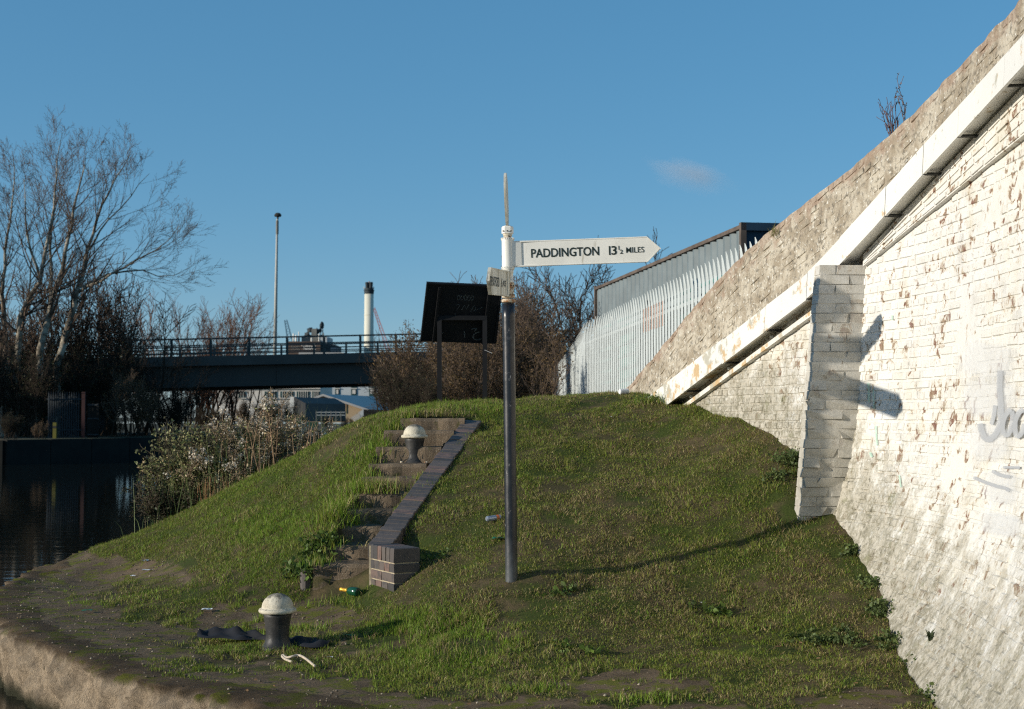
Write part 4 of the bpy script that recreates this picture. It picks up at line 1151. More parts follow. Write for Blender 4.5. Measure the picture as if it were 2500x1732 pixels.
# orange paint across a few pales
for i in range(npal + 1):
    p = fa + fdir * (i * pitch); x_, y_ = proj(p - (0, 0, .35))
    if 1572 < x_ < 1625:
        b = MB(); z0_, z1_ = H + T0 - .62, H + T0 - .24
        P = lambda s, z: np.array((p[0], p[1], 0)) + fdir * s * .018 + fn * .0085 + np.array((0, 0, z))
        b.add([P(-1, z0_), P(1, z0_), P(1, z1_), P(-1, z1_)], [(0, 1, 2, 3)], soft=.8); b.build('paint_mark', 'sprayo', fence)
# return run: fence turns sharply away, seen nearly along its length
ga, gb = fb_.copy(), at(1352, 905, 37.0); gb[2] = H + 115 * 37 / F
ret = thing('palisade_return', (ga[0], ga[1], zg), 'fence run seen edge on where the palisade turns away towards the canal', 'fence')
gd_ = gb - ga; GL = np.linalg.norm(gd_[:2])
gdir = np.array((gd_[0], gd_[1], 0)) / GL; gn = np.array((gdir[1], -gdir[0], 0)); gn = gn if gn[0] < 0 else -gn
for i in range(int(GL / .17) + 1):
    t = i * .17 / GL
    ss = t ** .75
    zt = ga[2] + (gb[2] - ga[2]) * ss
    pale(ga + gdir * (i * .17), gdir, gn, zg, zt, .16).build('pale', 'galv', ret)
for f_ in (.3, .8):
    b = MB(); b.bar((ga[0] - gn[0] * .04, ga[1] - gn[1] * .04, zg + (ga[2] - zg) * f_), (gb[0] - gn[0] * .04, gb[1] - gn[1] * .04, zg + (gb[2] - zg) * f_), .05); b.build('rail', 'galv', ret)

def container(name, A, B, ztop_, zbot, depth, label):
    A, B = np.array(A, float), np.array(B, float)
    dv = (B - A); dv[2] = 0; L = np.linalg.norm(dv); dv /= L
    nv = np.array((dv[1], -dv[0], 0)); nv = nv if nv[0] > 0 else -nv       # away from the canal
    r = thing(name, (A[0], A[1], zbot), label, 'container', 'steel containers behind the palisade')
    b = MB(); V = []; n = int(L / .10)
    for i in range(n + 1):
        o = .0 if (i // 2) % 2 else .075
        p = A + dv * (L * i / n) + nv * (o + .02)
        V += [(p[0], p[1], zbot + .15), (p[0], p[1], ztop_ - .1)]
    b.add(V, [(2 * i, 2 * i + 2, 2 * i + 3, 2 * i + 1) for i in range(n)]); b.build('side_panel', 'cont', r)
    b = MB(); q_ = lambda s, t, z: A + dv * s + nv * t + np.array((0, 0, z - A[2]))
    b.hexa([q_(.03, .09, zbot + .1), q_(L - .03, .09, zbot + .1), q_(L - .03, depth, zbot + .1), q_(.03, depth, zbot + .1), q_(.03, .09, ztop_ - .06), q_(L - .03, .09, ztop_ - .06), q_(L - .03, depth, ztop_ - .06), q_(.03, depth, ztop_ - .06)])
    b.build('body', 'contd', r)
    for zz_ in (zbot + .07, ztop_ - .05):
        b = MB(); b.bar(q_(0, .04, zz_), q_(L, .04, zz_), .09, .07); b.build('side_rail', 'contr', r)
        b = MB(); b.bar(q_(.0, .0, zz_), q_(0., depth, zz_), .1, .14); b.build('end_rail', 'contd', r)
    for s_ in (0, L):
        for t_ in (.04, depth):
            b = MB(); p = q_(s_, t_, 0); b.box((p[0], p[1], (zbot + ztop_) / 2), (.10, .10, ztop_ - zbot + .04), math.atan2(dv[1], dv[0])); b.build('corner_post', 'contr', r)
    for k in range(1, 5):
        b = MB(); b.bar(q_(-.01, depth * k / 5, zbot + .2), q_(-.01, depth * k / 5, ztop_ - .15), .04); b.build('door_bar', 'contd', r)
cA, cB = at(1808, 545, 24.9), at(1452, 702, 37.0)
zt_ = (cA[2] + cB[2]) / 2
container('shipping_container', cA, cB, zt_, zt_ - 1.85, 2.4, 'rusty edged grey blue container on top, rising above the palisade fence')
container('shipping_container', cA + (0.02, 0.02, 0), cB + (.02, .02, 0), zt_ - 1.86, zg - .02, 2.4, 'lower grey container standing on the ground directly behind the palisade')

# ================================================================== road bridge across the canal
br = thing('road_bridge', at(640, 1000, 82)[:2].tolist() + [ZW], 'dark concrete road bridge with steel parapet rails spanning the canal', 'bridge')
def bl(t, yl, yr):
    """t: 0 at photo x=300, 1 at x=980"""
    A, B = at(300, yl, 78), at(980, yr, 84)
    return A + (B - A) * t
dep = np.array((-.375, .927, 0)) * 11.0
def beam(name, m, y0, y1, t0, t1, o0, o1, parent=br):
    b = MB(); a, c = bl(t0, *y0), bl(t1, *y0); a2, c2 = bl(t0, *y1), bl(t1, *y1); u = dep / 11
    b.hexa([a + u * o0, c + u * o0, c + u * o1, a + u * o1, a2 + u * o0, c2 + u * o0, c2 + u * o1, a2 + u * o1]); return b.build(name, m, parent)
T0_, T1_ = -2.2, 1.9
beam('deck_edge', 'bconc', (898, 884), (874, 862), T0_, T1_, -.45, 11.4)
for k in range(9):
    t0 = T0_ + (T1_ - T0_) * k / 9; t1 = T0_ + (T1_ - T0_) * (k + .997) / 9
    beam('girder_panel', 'bbeam', (950, 935), (898.5, 884.5), t0, t1, 0, .5)
for o in (3.2, 6.4, 9.8): beam('girder', 'bbeam', (952, 937), (898.5, 884.5), T0_, T1_, o, o + .8)
beam('abutment', 'bconc', (1090, 1085), (953, 938), T0_, -.02, .6, 10.5)
beam('abutment', 'bconc', (1090, 1085), (953, 938), 1.28, T1_, .6, 10.5)
for yl, yr in ((832, 817), (848, 833), (858.5, 844.5), (868, 855)):
    b = MB(); b.bar(bl(T0_, yl, yr), bl(T1_, yl, yr), .09, .085 if yl == 832 else .06); b.build('parapet_rail', 'rail', br)
    b = MB(); b.bar(bl(T0_, yl, yr) + dep, bl(T1_, yl, yr) + dep, .09, .085 if yl == 832 else .06); b.build('parapet_rail', 'rail', br)
xs_ = np.arange(504 - 92.3 * 16, 2400, 92.3)
for xp in xs_:
    t = (xp - 300) / 680.0
    if not T0_ < t < T1_: continue
    for o in (0, 1):
        a, c = bl(t, 880, 868) + dep * o, bl(t, 830, 815) + dep * o
        b = MB(); b.bar(a, c, .13, .10); b.build('parapet_post', 'rail', br)
# lamp column standing on the bridge
p0, p1 = bl((672 - 300) / 680, 874, 862) + dep * .25, None
p0 = at(671, 868, p0[1]); p1 = at(677, 535, p0[1])
lp = thing('lamp_column', p0, 'tall pale lamp column standing on the road bridge', 'street lamp')
b = MB(); b.tube([p0 - (0, 0, .3), p0 + (p1 - p0) * .5, p1], [.11, .09, .06], 12); b.build('column', 'lamp', lp, smooth=True)
b = MB(); b.tube([p1 - (0, 0, .9), p1 - (0, 0, .1)], .085, 10); b.build('sleeve', 'plant', lp)
b = MB(); b.lathe(p1 + np.array((.03, 0, 0)), [(.05, -.02), (.05, .1), (.19, .14), (.22, .22), (.14, .34), (.03, .37)], 14); b.build('lamp_head', 'strap', lp)

# ================================================================== far factory, chimney, cranes, sheds
CD = 420.0; k_ = CD / F
def fp(x, y, d=CD): return at(x, y, d)
c0 = fp(901, 1024); ch = thing('factory_chimney', (c0[0], CD, .9), 'tall cream factory chimney with a cluster of dark flue tops', 'chimney')
ztp = fp(905, 716)[2]
b = MB(); b.tube([(fp(899.5, 1024)[0], CD, .5), (fp(901, 716)[0], CD, ztp)], [12.3 * k_, 11.2 * k_], 32); b.build('shaft', 'chim', ch, smooth=True)
for y_ in (838, 770):
    b = MB(); b.lathe((fp(900.3, y_)[0], CD, fp(900, y_)[2]), [(11.7 * k_, -.06), (11.8 * k_, .06)], 32); b.build('ring', 'chim', ch)
b = MB(); b.lathe((fp(901, 716)[0], CD, ztp), [(11.5 * k_, -.3), (12 * k_, .1), (12 * k_, .5), (13 * k_, .7), (13 * k_, .9), (11.5 * k_, 1.0), (11.5 * k_, 1.4)], 32); b.build('top_band', 'chimd', ch)
for i in range(4):
    a = math.pi / 4 + i * math.pi / 2; cx_ = fp(901, 716)[0] + math.cos(a) * 6.5 * k_; cy_ = CD + math.sin(a) * 6.5 * k_
    b = MB(); b.lathe((cx_, cy_, ztp + 1.5), [(4.0 * k_, -.4), (4.0 * k_, 1.1), (4.5 * k_, 1.2), (4.3 * k_, 1.7)], 16); b.build('flue', 'chimd', ch)
b = MB(); b.tube([(fp(901, 700)[0], CD, ztp), (fp(901, 700)[0], CD, fp(905, 687)[2])], .18, 6); b.build('mast', 'craner', ch)
for xx in (888.5, 912.5):
    b = MB(); b.box(fp(xx, 703), (.25, .25, .6)); b.build('aerial', 'plantw', ch)

FD = 400.0
fac = thing('coffee_factory', (fp(745, 1024, FD)[0], FD, .9), 'brown brick factory block with rooftop pipework and white lettering beyond the road bridge', 'factory')
def fbox(name, m, x0, x1, y0, y1, d0=FD, dep_=20, parent=fac):
    a, c = fp(x0, y1, d0), fp(x1, y0, d0)
    b = MB(); b.box(((a[0] + c[0]) / 2, d0 + dep_ / 2, (a[2] + c[2]) / 2), (c[0] - a[0], dep_, c[2] - a[2])); return b.build(name, m, parent)
fbox('wall', 'brown', 698, 782, 834, 1026)
fbox('annex', 'chimd', 782, 819, 842, 1026, FD + 2, 14); fbox('link_block', 'contd', 806, 820, 848, 1026, FD, 12)
fbox('low_roof', 'roof', 728, 840, 861, 1026, FD - 3, 2.9)
for x0, x1, y0, m_ in ((714.5, 718.5, 814, 'plantw'), (720.5, 725.5, 818, 'plantw'), (728, 730.5, 810, 'plantw'), (727, 732, 822, 'contd'), (758.5, 762.5, 825, 'plantw'), (777, 781, 815, 'plantw'), (788, 791, 813, 'plant')):
    a = fp((x0 + x1) / 2, 836, FD + 4); b = MB(); b.lathe(a, [((x1 - x0) / 2 * FD / F, -1), ((x1 - x0) / 2 * FD / F, fp(0, y0, FD + 4)[2] - a[2] - .3), (.12, fp(0, y0, FD + 4)[2] - a[2])], 12); b.build('silo', m_, fac, smooth=True)
fbox('plant_room', 'plant', 736, 776, 820, 836, FD + 5, 10); fbox('plant_room', 'plant', 742, 790, 818, 824, FD + 8, 8); fbox('filter_house', 'plant', 760, 773, 803, 822, FD + 6, 5); fbox('plant_room', 'grey', 782, 804, 824, 845, FD + 5, 8)
b = MB(); b.tube([fp(x, y, FD + 7) for x, y in ((750, 822), (750, 814), (753, 808), (758, 806), (762, 806))], .75, 10); b.build('duct', 'chimd', fac, smooth=True)
b = MB(); b.tube([fp(x, y, FD + 7) for x, y in ((772, 808), (778, 809), (783, 806), (785, 801), (786, 795), (785, 791), (783, 790))], [.9, .6, .6, .6, .65, .7, .7], 10); b.build('duct', 'chimd', fac, smooth=True)
for xx in (783, 788):
    b = MB(); b.bar(fp(xx, 830, FD + 7), fp(xx, 800, FD + 7), .25); b.build('duct_leg', 'plant', fac)
def ftext(txt, x0, x1, yb, yt, m, bold=.01):
    o = fp(x0, yb, FD - .06); lettering('lettering', txt, o, np.array((1., 0, 0)), np.array((0, 0, 1.)), 0, fp(x1, yb, FD)[0] - o[0], 0, fp(0, yt, FD)[2] - o[2], (0, -1, 0), fac, m, .02, bold)
ftext('Nestle', 711, 732, 855, 842, 'plant', .0); ftext('NESCAFE', 741, 771, 854, 844, 'plantw', .02)
b = MB(); b.lathe(fp(737.5, 845, FD - .1), [(.0, -.15), (.3, 0), (.0, .15)], 8); b.build('sign_dot', 'plantw', fac)

def crane(p, q_, m, label, w=.9, n=14):
    r = thing('crane_jib', p, label, 'crane', 'distant crane jibs')
    p, q_ = np.array(p), np.array(q_); ax_ = q_ - p; sx = np.array((1., 0, 0)); sx -= ax_ * (sx @ ax_) / (ax_ @ ax_); sx /= np.linalg.norm(sx); sy = np.array((0, 1., 0))
    for a_, c_ in ((-1, -1), (1, -1), (1, 1), (-1, 1)):
        b = MB(); b.bar(p + sx * w * a_ + sy * w * c_, q_ + sx * w * .35 * a_ + sy * w * .35 * c_, .28); b.build('chord', m, r)
    b = MB()
    for i in range(n):
        f0, f1 = i / n, (i + 1) / n; k0, k1 = 1 - .65 * f0, 1 - .65 * f1; s_ = 1 if i % 2 else -1
        b.bar(p + ax_ * f0 + sx * w * k0 * s_ - sy * w * k0, p + ax_ * f1 - sx * w * k1 * s_ - sy * w * k1, .16)
    b.build('lacing', m, r)
crane(fp(716, 870, 470) * 1.0, fp(697.5, 782, 470), 'crane', 'blue lattice crane jib rising behind the brown factory', 1.0)
crane(fp(965, 905, 520), fp(913, 752, 520), 'craner', 'slender pinkish crane jib leaning behind the cream chimney', .8, 20)

# buildings seen under the bridge
WD = 210.0
wh = thing('white_works', (fp(700, 1024, WD)[0], WD, .9), 'long cream works building with banded windows seen under the road bridge', 'building')
def wbox(name, m, x0, x1, y0, y1, d0, dep_, parent):
    a, c = at(x0, y1, d0), at(x1, y0, d0); b = MB(); b.box(((a[0] + c[0]) / 2, d0 + dep_ / 2, (a[2] + c[2]) / 2), (abs(c[0] - a[0]), dep_, abs(c[2] - a[2]))); return b.build(name, m, parent)
wbox('wall', 'white', 520, 782, 935, 1026, WD, 14, wh)
for (x0, x1, n) in ((582, 600, 3), (646, 676, 5), (684, 717, 6), (724, 756, 6), (762, 781, 4)):
    w_ = wbox('window', 'glass', x0, x1, 956, 972, WD - .08, .06, wh)
    for i in range(1, n):
        wbox('mullion', 'white', x0 + (x1 - x0) * i / n - .6, x0 + (x1 - x0) * i / n + .6, 956, 972, WD - .16, .07, w_)
    wbox('sill', 'white', x0 - 1, x1 + 1, 972, 974, WD - .25, .2, w_)
wbox('cornice', 'white', 520, 782, 947, 950, WD - .3, .25, wh)
g2 = thing('grey_works', (fp(880, 1024, 230)[0], 230, .9), 'pale grey clad works with tall window bays seen under the road bridge', 'building')
wbox('wall', 'grey', 783, 1010, 930, 1026, 230, 14, g2)
for x0, x1 in ((818, 829), (857, 871), (901, 915), (946, 955)):
    w_ = wbox('window', 'glass', x0, x1, 945, 978, 229.92, .06, g2); wbox('pane', 'white', x0 + 3, x1 - 3, 952, 962, 229.84, .05, w_); wbox('transom', 'white', x0 - 1, x1 + 1, 948, 950, 229.8, .05, w_)
wbox('low_wall', 'white', 790, 960, 976, 984, 222, 1, g2)
SD = 150.0
sh = thing('gabled_shed', (at(800, 1030, SD)[0], SD, 1.0), 'tan gabled shed with shallow pale roof and round emblem beyond the bridge', 'shed')
eL, rg, eR, b0, b1 = at(742, 985, SD), at(790, 968, SD), at(885, 1000, SD), at(742, 1032, SD), at(885, 1032, SD)
dp_ = np.array((4, 16., 0))
b = MB(); b.add([b0, b1, eR, rg, eL] + [p + dp_ for p in (b0, b1, eR, rg, eL)], [(0, 1, 2, 3, 4), (9, 8, 7, 6, 5), (1, 6, 7, 2), (0, 4, 9, 5)]); b.build('gable_wall', 'tan', sh)
for a_, c_ in ((eL, rg), (rg, eR)):
    b = MB(); o = np.array((0, -.5, .02)); up_ = np.array((0, 0, .22)); ee = (a_ - c_) * .02 if a_ is eL else (c_ - a_) * 0.18
    A_, C_ = (a_ + ee, c_) if a_ is eL else (a_, c_ + ee)
    b.hexa([A_ + o, C_ + o, C_ + dp_, A_ + dp_, A_ + o + up_, C_ + o + up_, C_ + dp_ + up_, A_ + dp_ + up_]); b.build('roof', 'roof', sh)
e_ = at(793, 990, SD - .12); b = MB(); n = 20
b.add([(e_[0] + r_ * math.cos(t), e_[1], e_[2] + r_ * math.sin(t)) for r_ in (.26, .20) for t in np.linspace(0, 2 * math.pi, n, False)], [(i, (i + 1) % n, (i + 1) % n + n, i + n) for i in range(n)]); b.build('emblem_ring', 'litterg', sh)
b = MB(); b.bar((e_[0] - .12, e_[1], e_[2] - .12), (e_[0] + .12, e_[1], e_[2] + .12), .05); b.build('emblem_stroke', 'litterg', sh)
for xx in (770, 812, 845):
    w_ = wbox('joint_strip', 'brown', xx, xx + 1.6, 978 if xx < 800 else 984, 1010, SD - .06, .05, sh)
bb = thing('blue_gable_shed', (at(728, 1030, 140)[0], 140, 1.0), 'blue shadowed shed end with a white edge beside the tan gabled shed', 'shed')
b = MB(); a1, a2, a3, a4 = at(718, 970, 140), at(746, 985, 140), at(746, 1030, 140), at(718, 1030, 140); o = np.array((3, 8., 0))
b.hexa([a4, a3, a3 + o, a4 + o, a1, a2, a2 + o, a1 + o]); b.build('wall', 'shed', bb)
wbox('white_edge', 'plantw', 708, 718, 969, 1030, 140, 3, bb)
sf = thing('stair_fence', (at(880, 1030, 118)[0], 118, 1.0), 'raked white railing beside a dark corrugated yard fence', 'fence')
b = MB(); A_, B_, C_, D_ = at(857, 1020, 118), at(870, 1030, 118), at(886, 1016, 118), at(886, 1000, 118)
for i in range(9):
    t = i / 8; p_, q_ = A_ + (D_ - A_) * t, B_ + (C_ - B_) * t
    bb_ = MB(); bb_.bar(q_, p_, .10, .06); bb_.build('rail_bar', 'grey', sf)
for i in range(22):
    x0 = 887 + i * 4.2; ww = MB(); pA, pB = at(x0, 1034, 119), at(x0, 1000 + i * .1, 119); ww.bar(pA, pB, .13, .05); ww.build('fence_board', 'bankwall', sf)
gf = thing('yard_railing', (at(790, 1030, 125)[0], 125, 1.0), 'pale yard railing in front of the tan shed', 'railing')
for y_ in (1007, 1014):
    b = MB(); b.bar(at(772, y_, 125), at(842, y_, 125), .05); b.build('rail', 'grey', gf)
for xx in range(772, 846, 12):
    b = MB(); b.bar(at(xx, 1032, 125), at(xx, 1004, 125), .06); b.build('post', 'plant', gf)
hd = MB(); hd.box((*at(752, 1040, 112)[:2], .95), (1.6, .6, .5)); hd.build('green_skip', 'skip', label='dark green low bin in the yard under the bridge', cat='bin')

# far bank furniture
pf = thing('far_palisade', (at(150, 1072, 66)[0], 66, .6), 'grey steel palisade on the far bank under the bare trees', 'fence')
for i in range(14):
    x0 = 118 + i * 5.6; p = at(x0, 1070, 66 + i * .1); zt2 = at(x0, 956, 66)[2]
    pale((p[0], p[1], 0), np.array((1., 0, 0)), np.array((0, -1., 0)), .6, zt2, .075).build('pale', 'pal', pf)
for y_ in (975, 1050):
    b = MB(); b.bar(at(115, y_, 66.05), at(200, y_, 67.4), .05); b.build('rail', 'pal', pf)
b = MB(); p = at(203, 1070, 66.5); b.box((p[0], p[1], .6 + 1.05), (.16, .12, 2.2)); b.build('gate_post', 'red', label='dull red gate post at the end of the far bank palisade', cat='post')
gt = thing('sheet_gate', (at(228, 1070, 67)[0], 67, .6), 'dark sheet steel gate beside the red post on the far bank', 'gate')
a, c = at(210, 1070, 67), at(247, 985, 67.6)
b = MB(); b.box(((a[0] + c[0]) / 2, 67.2, (.6 + c[2]) / 2), (c[0] - a[0], .05, c[2] - .6)); b.build('panel', 'bankwall', gt)
for zz_ in (.75, 1.5, c[2] - .08):
    b = MB(); b.box(((a[0] + c[0]) / 2, 67.16, zz_), (c[0] - a[0], .03, .06)); b.build('rail', 'pal', gt)
b = MB(); p = at(134, 1068, 65); 
b.box((p[0], p[1], .95), (.16, .16, .75)); yb_ = b.build('marker_post', 'yellow', label='short yellow marker post on the far bank by the palisade', cat='post')
b = MB(); b.box((p[0], p[1] - .01, 1.12), (.17, .17, .1)); b.build('band', 'strap', yb_)
# ================================================================== bare trees and scrub
def nrmz(v): return v / (math.sqrt(v[0] * v[0] + v[1] * v[1] + v[2] * v[2]) + 1e-9)
def grow(out, p, d, L, r, lev, P, rg):
    n = P['n'][lev]; st = L / n
    j, up = P['j'][lev], P['up'][lev]
    last = lev == len(P['n']) - 1
    for i in range(n):
        d = nrmz(d + rg.normal(0, j, 3) + np.array((0, 0, up)))
        q = p + d * st; r2 = r * (1 - .72 / n * 1.0) if not last else r * .7
        out.append((lev, p, q, r, max(r2, P['rmin'])))
        r = max(r2, P['rmin']); p = q
        if not last and i >= P['start'][lev]:
            for _ in range(P['kids'][lev]):
                a = rg.uniform(0, 2 * math.pi); sp_ = R(rg.uniform(*P['ang'][lev]))
                u = np.cross(d, (0, 0, 1)) if abs(d[2]) < .95 else np.array((1., 0, 0)); u = nrmz(u); w = np.cross(d, u)
                cd = nrmz(d * math.cos(sp_) + (u * math.cos(a) + w * math.sin(a)) * math.sin(sp_))
                grow(out, p, cd, L * rg.uniform(*P['len'][lev]) * (1 - .45 * i / n), max(r * P['rr'], P['rmin']), lev + 1, P, rg)
def tubes(segs, n):
    P0 = np.array([s[1] for s in segs]); P1 = np.array([s[2] for s in segs]); R0 = np.array([s[3] for s in segs]); R1 = np.array([s[4] for s in segs])
    D = P1 - P0; D /= np.linalg.norm(D, axis=1)[:, None] + 1e-9
    U = np.where(np.abs(D[:, 2:3]) < .9, np.array([[0, 0, 1.]]), np.array([[1., 0, 0]]))
    A = np.cross(D, U); A /= np.linalg.norm(A, axis=1)[:, None]; B = np.cross(A, D)
    th = np.arange(n) * 2 * math.pi / n
    ring = A[:, None] * np.cos(th)[None, :, None] + B[:, None] * np.sin(th)[None, :, None]
    V = np.concatenate([P0[:, None] + ring * R0[:, None, None], P1[:, None] + ring * R1[:, None, None]], 1)
    k = np.arange(n); q = np.stack([k, (k + 1) % n, (k + 1) % n + n, k + n], 1)
    Fc = (np.arange(len(segs))[:, None, None] * 2 * n + q[None]).reshape(-1, 4)
    return V.reshape(-1, 3), Fc
def leaf_cards(pts, size, cols, rg, asp=.6):
    """little folded leaves: two triangles each"""
    n = len(pts); a = rg.normal(0, 1, (n, 3)); a /= np.linalg.norm(a, axis=1)[:, None]
    b_ = np.cross(a, rg.normal(0, 1, (n, 3))); b_ /= np.linalg.norm(b_, axis=1)[:, None]; c = np.cross(a, b_)
    s = (size * rg.uniform(.6, 1.3, n))[:, None]
    V = np.stack([pts, pts + a * s * .5 + b_ * s * asp * .5 + c * s * .1, pts + a * s, pts + a * s * .5 - b_ * s * asp * .5 + c * s * .1], 1).reshape(-1, 3)
    i = np.arange(n) * 4
    T_ = np.stack([np.stack([i, i + 1, i + 2], 1), np.stack([i, i + 2, i + 3], 1)], 1).reshape(-1, 3)
    return V, T_, np.repeat(cols, 4, 0)
def tree_obj(name, loc, rz, sc, tm, cm, label, cat, group, extra=None):
    t = thing(name, loc, label, cat, group); t.rotation_euler = (0, 0, rz); t.scale = (sc, sc, sc)
    for nm, me in (('trunk', tm), ('crown', cm)) + (tuple(extra) if extra else ()):
        o = bpy.data.objects.new(nm, me); COL.objects.link(o); o.parent = t
    return t
def make_tree(stems, P, seed, split=1, m0='bark', m1='twig', sides=(7, 3)):
    """stems: list of polylines [(p, r)...] in local coordinates"""
    rg = np.random.default_rng(seed); trunk, crown = [], []
    for st in stems:
        pts = [np.array(p, float) for p, _ in st]; rad = [r for _, r in st]
        # subdivide
        L = np.concatenate([[0], np.cumsum([np.linalg.norm(b - a) for a, b in zip(pts[:-1], pts[1:])])]); s = np.linspace(0, L[-1], max(6, int(L[-1] / .7)))
        Q = np.stack([np.interp(s, L, [p[i] for p in pts]) for i in range(3)], 1) + rg.normal(0, .04, (len(s), 3)); RR = np.interp(s, L, rad)
        for i in range(len(s) - 1):
            trunk.append((0, Q[i], Q[i + 1], RR[i], RR[i + 1]))
            if s[i] / L[-1] > P.get('clear', .3):
                d = nrmz(Q[i + 1] - Q[i])
                for _ in range(P['stemkids']):
                    a = rg.uniform(0, 2 * math.pi); sp_ = R(rg.uniform(*P['stemang'])); u = nrmz(np.cross(d, (0.1, 0, 1))); w = np.cross(d, u)
                    cd = nrmz(d * math.cos(sp_) + (u * math.cos(a) + w * math.sin(a)) * math.sin(sp_))
                    grow(crown, Q[i], cd, P['stemlen'] * rg.uniform(.6, 1.15) * (1 - .6 * s[i] / L[-1]) , max(RR[i] * .45, P['rmin']), 0, P, rg)
    V, Fc = tubes(trunk, sides[0]); tm = np_mesh('trunk', V, Fc, m=m0, smooth=True)
    V, Fc = tubes(crown, sides[1]); cm = np_mesh('crown', V, Fc, m=m1)
    return tm, cm
PT_ = dict(n=[6, 4, 3], j=[.07, .09, .11], up=[.075, .06, .05], kids=[2, 2, 0], start=[2, 1, 0], ang=[(22, 48), (22, 48), (20, 50)], len=[(.38, .65), (.38, .62), (.5, .5)], rr=.55, rmin=.0055, stemkids=2, stemang=(22, 50), stemlen=4.3, clear=.3)
# the tall pale tree on the far bank, stems laid out as in the photograph (base at photo 165,1000)
TD = 70.0
b0 = at(90, 1070, TD); b0[2] = .6
def loc(x, y, dd=0): return at(x, y, TD + dd) - b0
st = [[(loc(38, 1075, .5), .21), (loc(42, 870), .17), (loc(46, 786), .15), (loc(73, 729, -.5), .12), (loc(104, 679, -1), .10), (loc(118, 588, -1), .075), (loc(133, 492, -1.2), .05), (loc(152, 323, -1), .012)],
      [(loc(88, 1075), .22), (loc(93, 927), .19), (loc(101, 842), .17), (loc(127, 735, .5), .14), (loc(152, 667, 1), .11), (loc(169, 577, 1), .08), (loc(186, 492, 1), .055), (loc(214, 375, 1.3), .012)],
      [(loc(127, 735, .5), .10), (loc(121, 617, 1.5), .07), (loc(130, 520, 2), .05), (loc(147, 400, 3), .012)],
      [(loc(138, 1075, 1), .20), (loc(141, 899, 1), .18), (loc(169, 774, 1), .15), (loc(195, 690, 1.6), .12), (loc(209, 628, 2), .09), (loc(248, 504, 2), .06), (loc(316, 374, 2.4), .012)],
      [(loc(189, 712, 1.6), .08), (loc(254, 679, .6), .06), (loc(316, 645, 0), .045), (loc(383, 611, 0), .03), (loc(434, 554, 0), .01)],
      [(loc(192, 707, 1.6), .07), (loc(271, 667, 2.6), .05), (loc(340, 660, 3), .035), (loc(400, 680, 3), .022), (loc(462, 655, 3), .008)],
      [(loc(104, 690, -.6), .08), (loc(75, 611, -1), .06), (loc(62, 540, -1.5), .04), (loc(56, 440, -1.5), .01)],
      [(loc(209, 628, 2), .06), (loc(245, 560, 2.6), .045), (loc(300, 500, 3), .03), (loc(365, 420, 3), .01)]]
tm, cm = make_tree(st, PT_, 3)
# ivy round the trunks
rg = np.random.default_rng(5); ip = []
for s_ in (0, 1, 3):
    a, c = np.array(st[s_][0][0]), np.array(st[s_][1][0])
    for _ in range(700):
        t = rg.uniform(0, 1.05); p = a + (c - a) * t + rg.normal(0, .24, 3) * (1.1 - .6 * t); ip.append(p)
V, T_, Cc = leaf_cards(np.array(ip), .16, np.array([(.035, .05, .018)]) * rg.uniform(.5, 1.3, (len(ip), 1)), rg)
tree_obj('bare_tree', b0, 0, 1, tm, cm, 'tall bare tree with pale forking trunks and ivy on the far bank', 'tree', 'bare trees on the far bank', [('ivy', np_mesh('ivy', V, T_, Cc, 'leafv'))])
# leaner trees at the left
PS = dict(PT_, stemlen=3.4)
st2 = [[((0, 0, -.1), .2), ((.1, 0, 4), .15), ((-.2, .2, 8), .09), ((.3, 0, 12), .04), ((.2, 0, 14.6), .012)], [((.05, 0, 3), .1), ((1, .3, 6), .07), ((1.3, .3, 10.5), .012)], [((0, 0, 4.5), .1), ((-1.2, -.3, 8), .06), ((-1.6, 0, 12), .012)]]
tm2, cm2 = make_tree(st2, PS, 8)
for x_, d_, rz_, sc_, lb in ((8, 71, .3, .98, 'slim bare tree on the far bank left of the pale forking tree'), (-70, 68, 2.0, .95, 'bare tree beyond the slim tree on the far bank, cut by the picture edge'), (-190, 72, 1.1, 1.05, 'bare tree furthest along the far bank towards the evergreens')):
    p = at(x_, 1070, d_); p[2] = .6; tree_obj('bare_tree', p, rz_, sc_, tm2, cm2, lb, 'tree', 'bare trees on the far bank')
# dense leafless scrub bushes
def make_bush(seed, h=4.5, spread=2.6, m1='twig', leaves=0, lcol=(.10, .07, .03), kids=(3, 3), stems=18, rmin=.008):
    rg = np.random.default_rng(seed)
    P = dict(n=[5, 4, 3], j=[.10, .16, .2], up=[.16, .12, .08], kids=[kids[0], kids[1], 0], start=[1, 0, 0], ang=[(15, 45), (20, 50), (20, 50)], len=[(.35, .55), (.4, .6), (.5, .5)], rr=.6, rmin=rmin)
    out = []
    for _ in range(stems):
        a = rg.uniform(0, 2 * math.pi); t = rg.uniform(.05, .75); d = nrmz(np.array((math.cos(a) * t, math.sin(a) * t, 1)))
        grow(out, np.array((rg.normal(0, spread * .25), rg.normal(0, spread * .25), -.2)), d, h * rg.uniform(.55, 1.0), .045, 0, P, rg)
    tr = [s for s in out if s[0] == 0]; cr = [s for s in out if s[0] > 0]
    V, Fc = tubes(tr, 5); tm = np_mesh('trunk', V, Fc, m='twigdk')
    V, Fc = tubes(cr, 3); cm = np_mesh('crown', V, Fc, m=m1)
    ex_ = None
    if leaves:
        e = np.array([s[2] for s in cr]); pk = e[rg.integers(0, len(e), leaves)] + rg.normal(0, .08, (leaves, 3))
        V, T_, Cc = leaf_cards(pk, .10, np.array([lcol]) * rg.uniform(.5, 1.5, (leaves, 1)), rg); ex_ = [('foliage', np_mesh('foliage', V, T_, Cc, 'leafv'))]
    return tm, cm, ex_
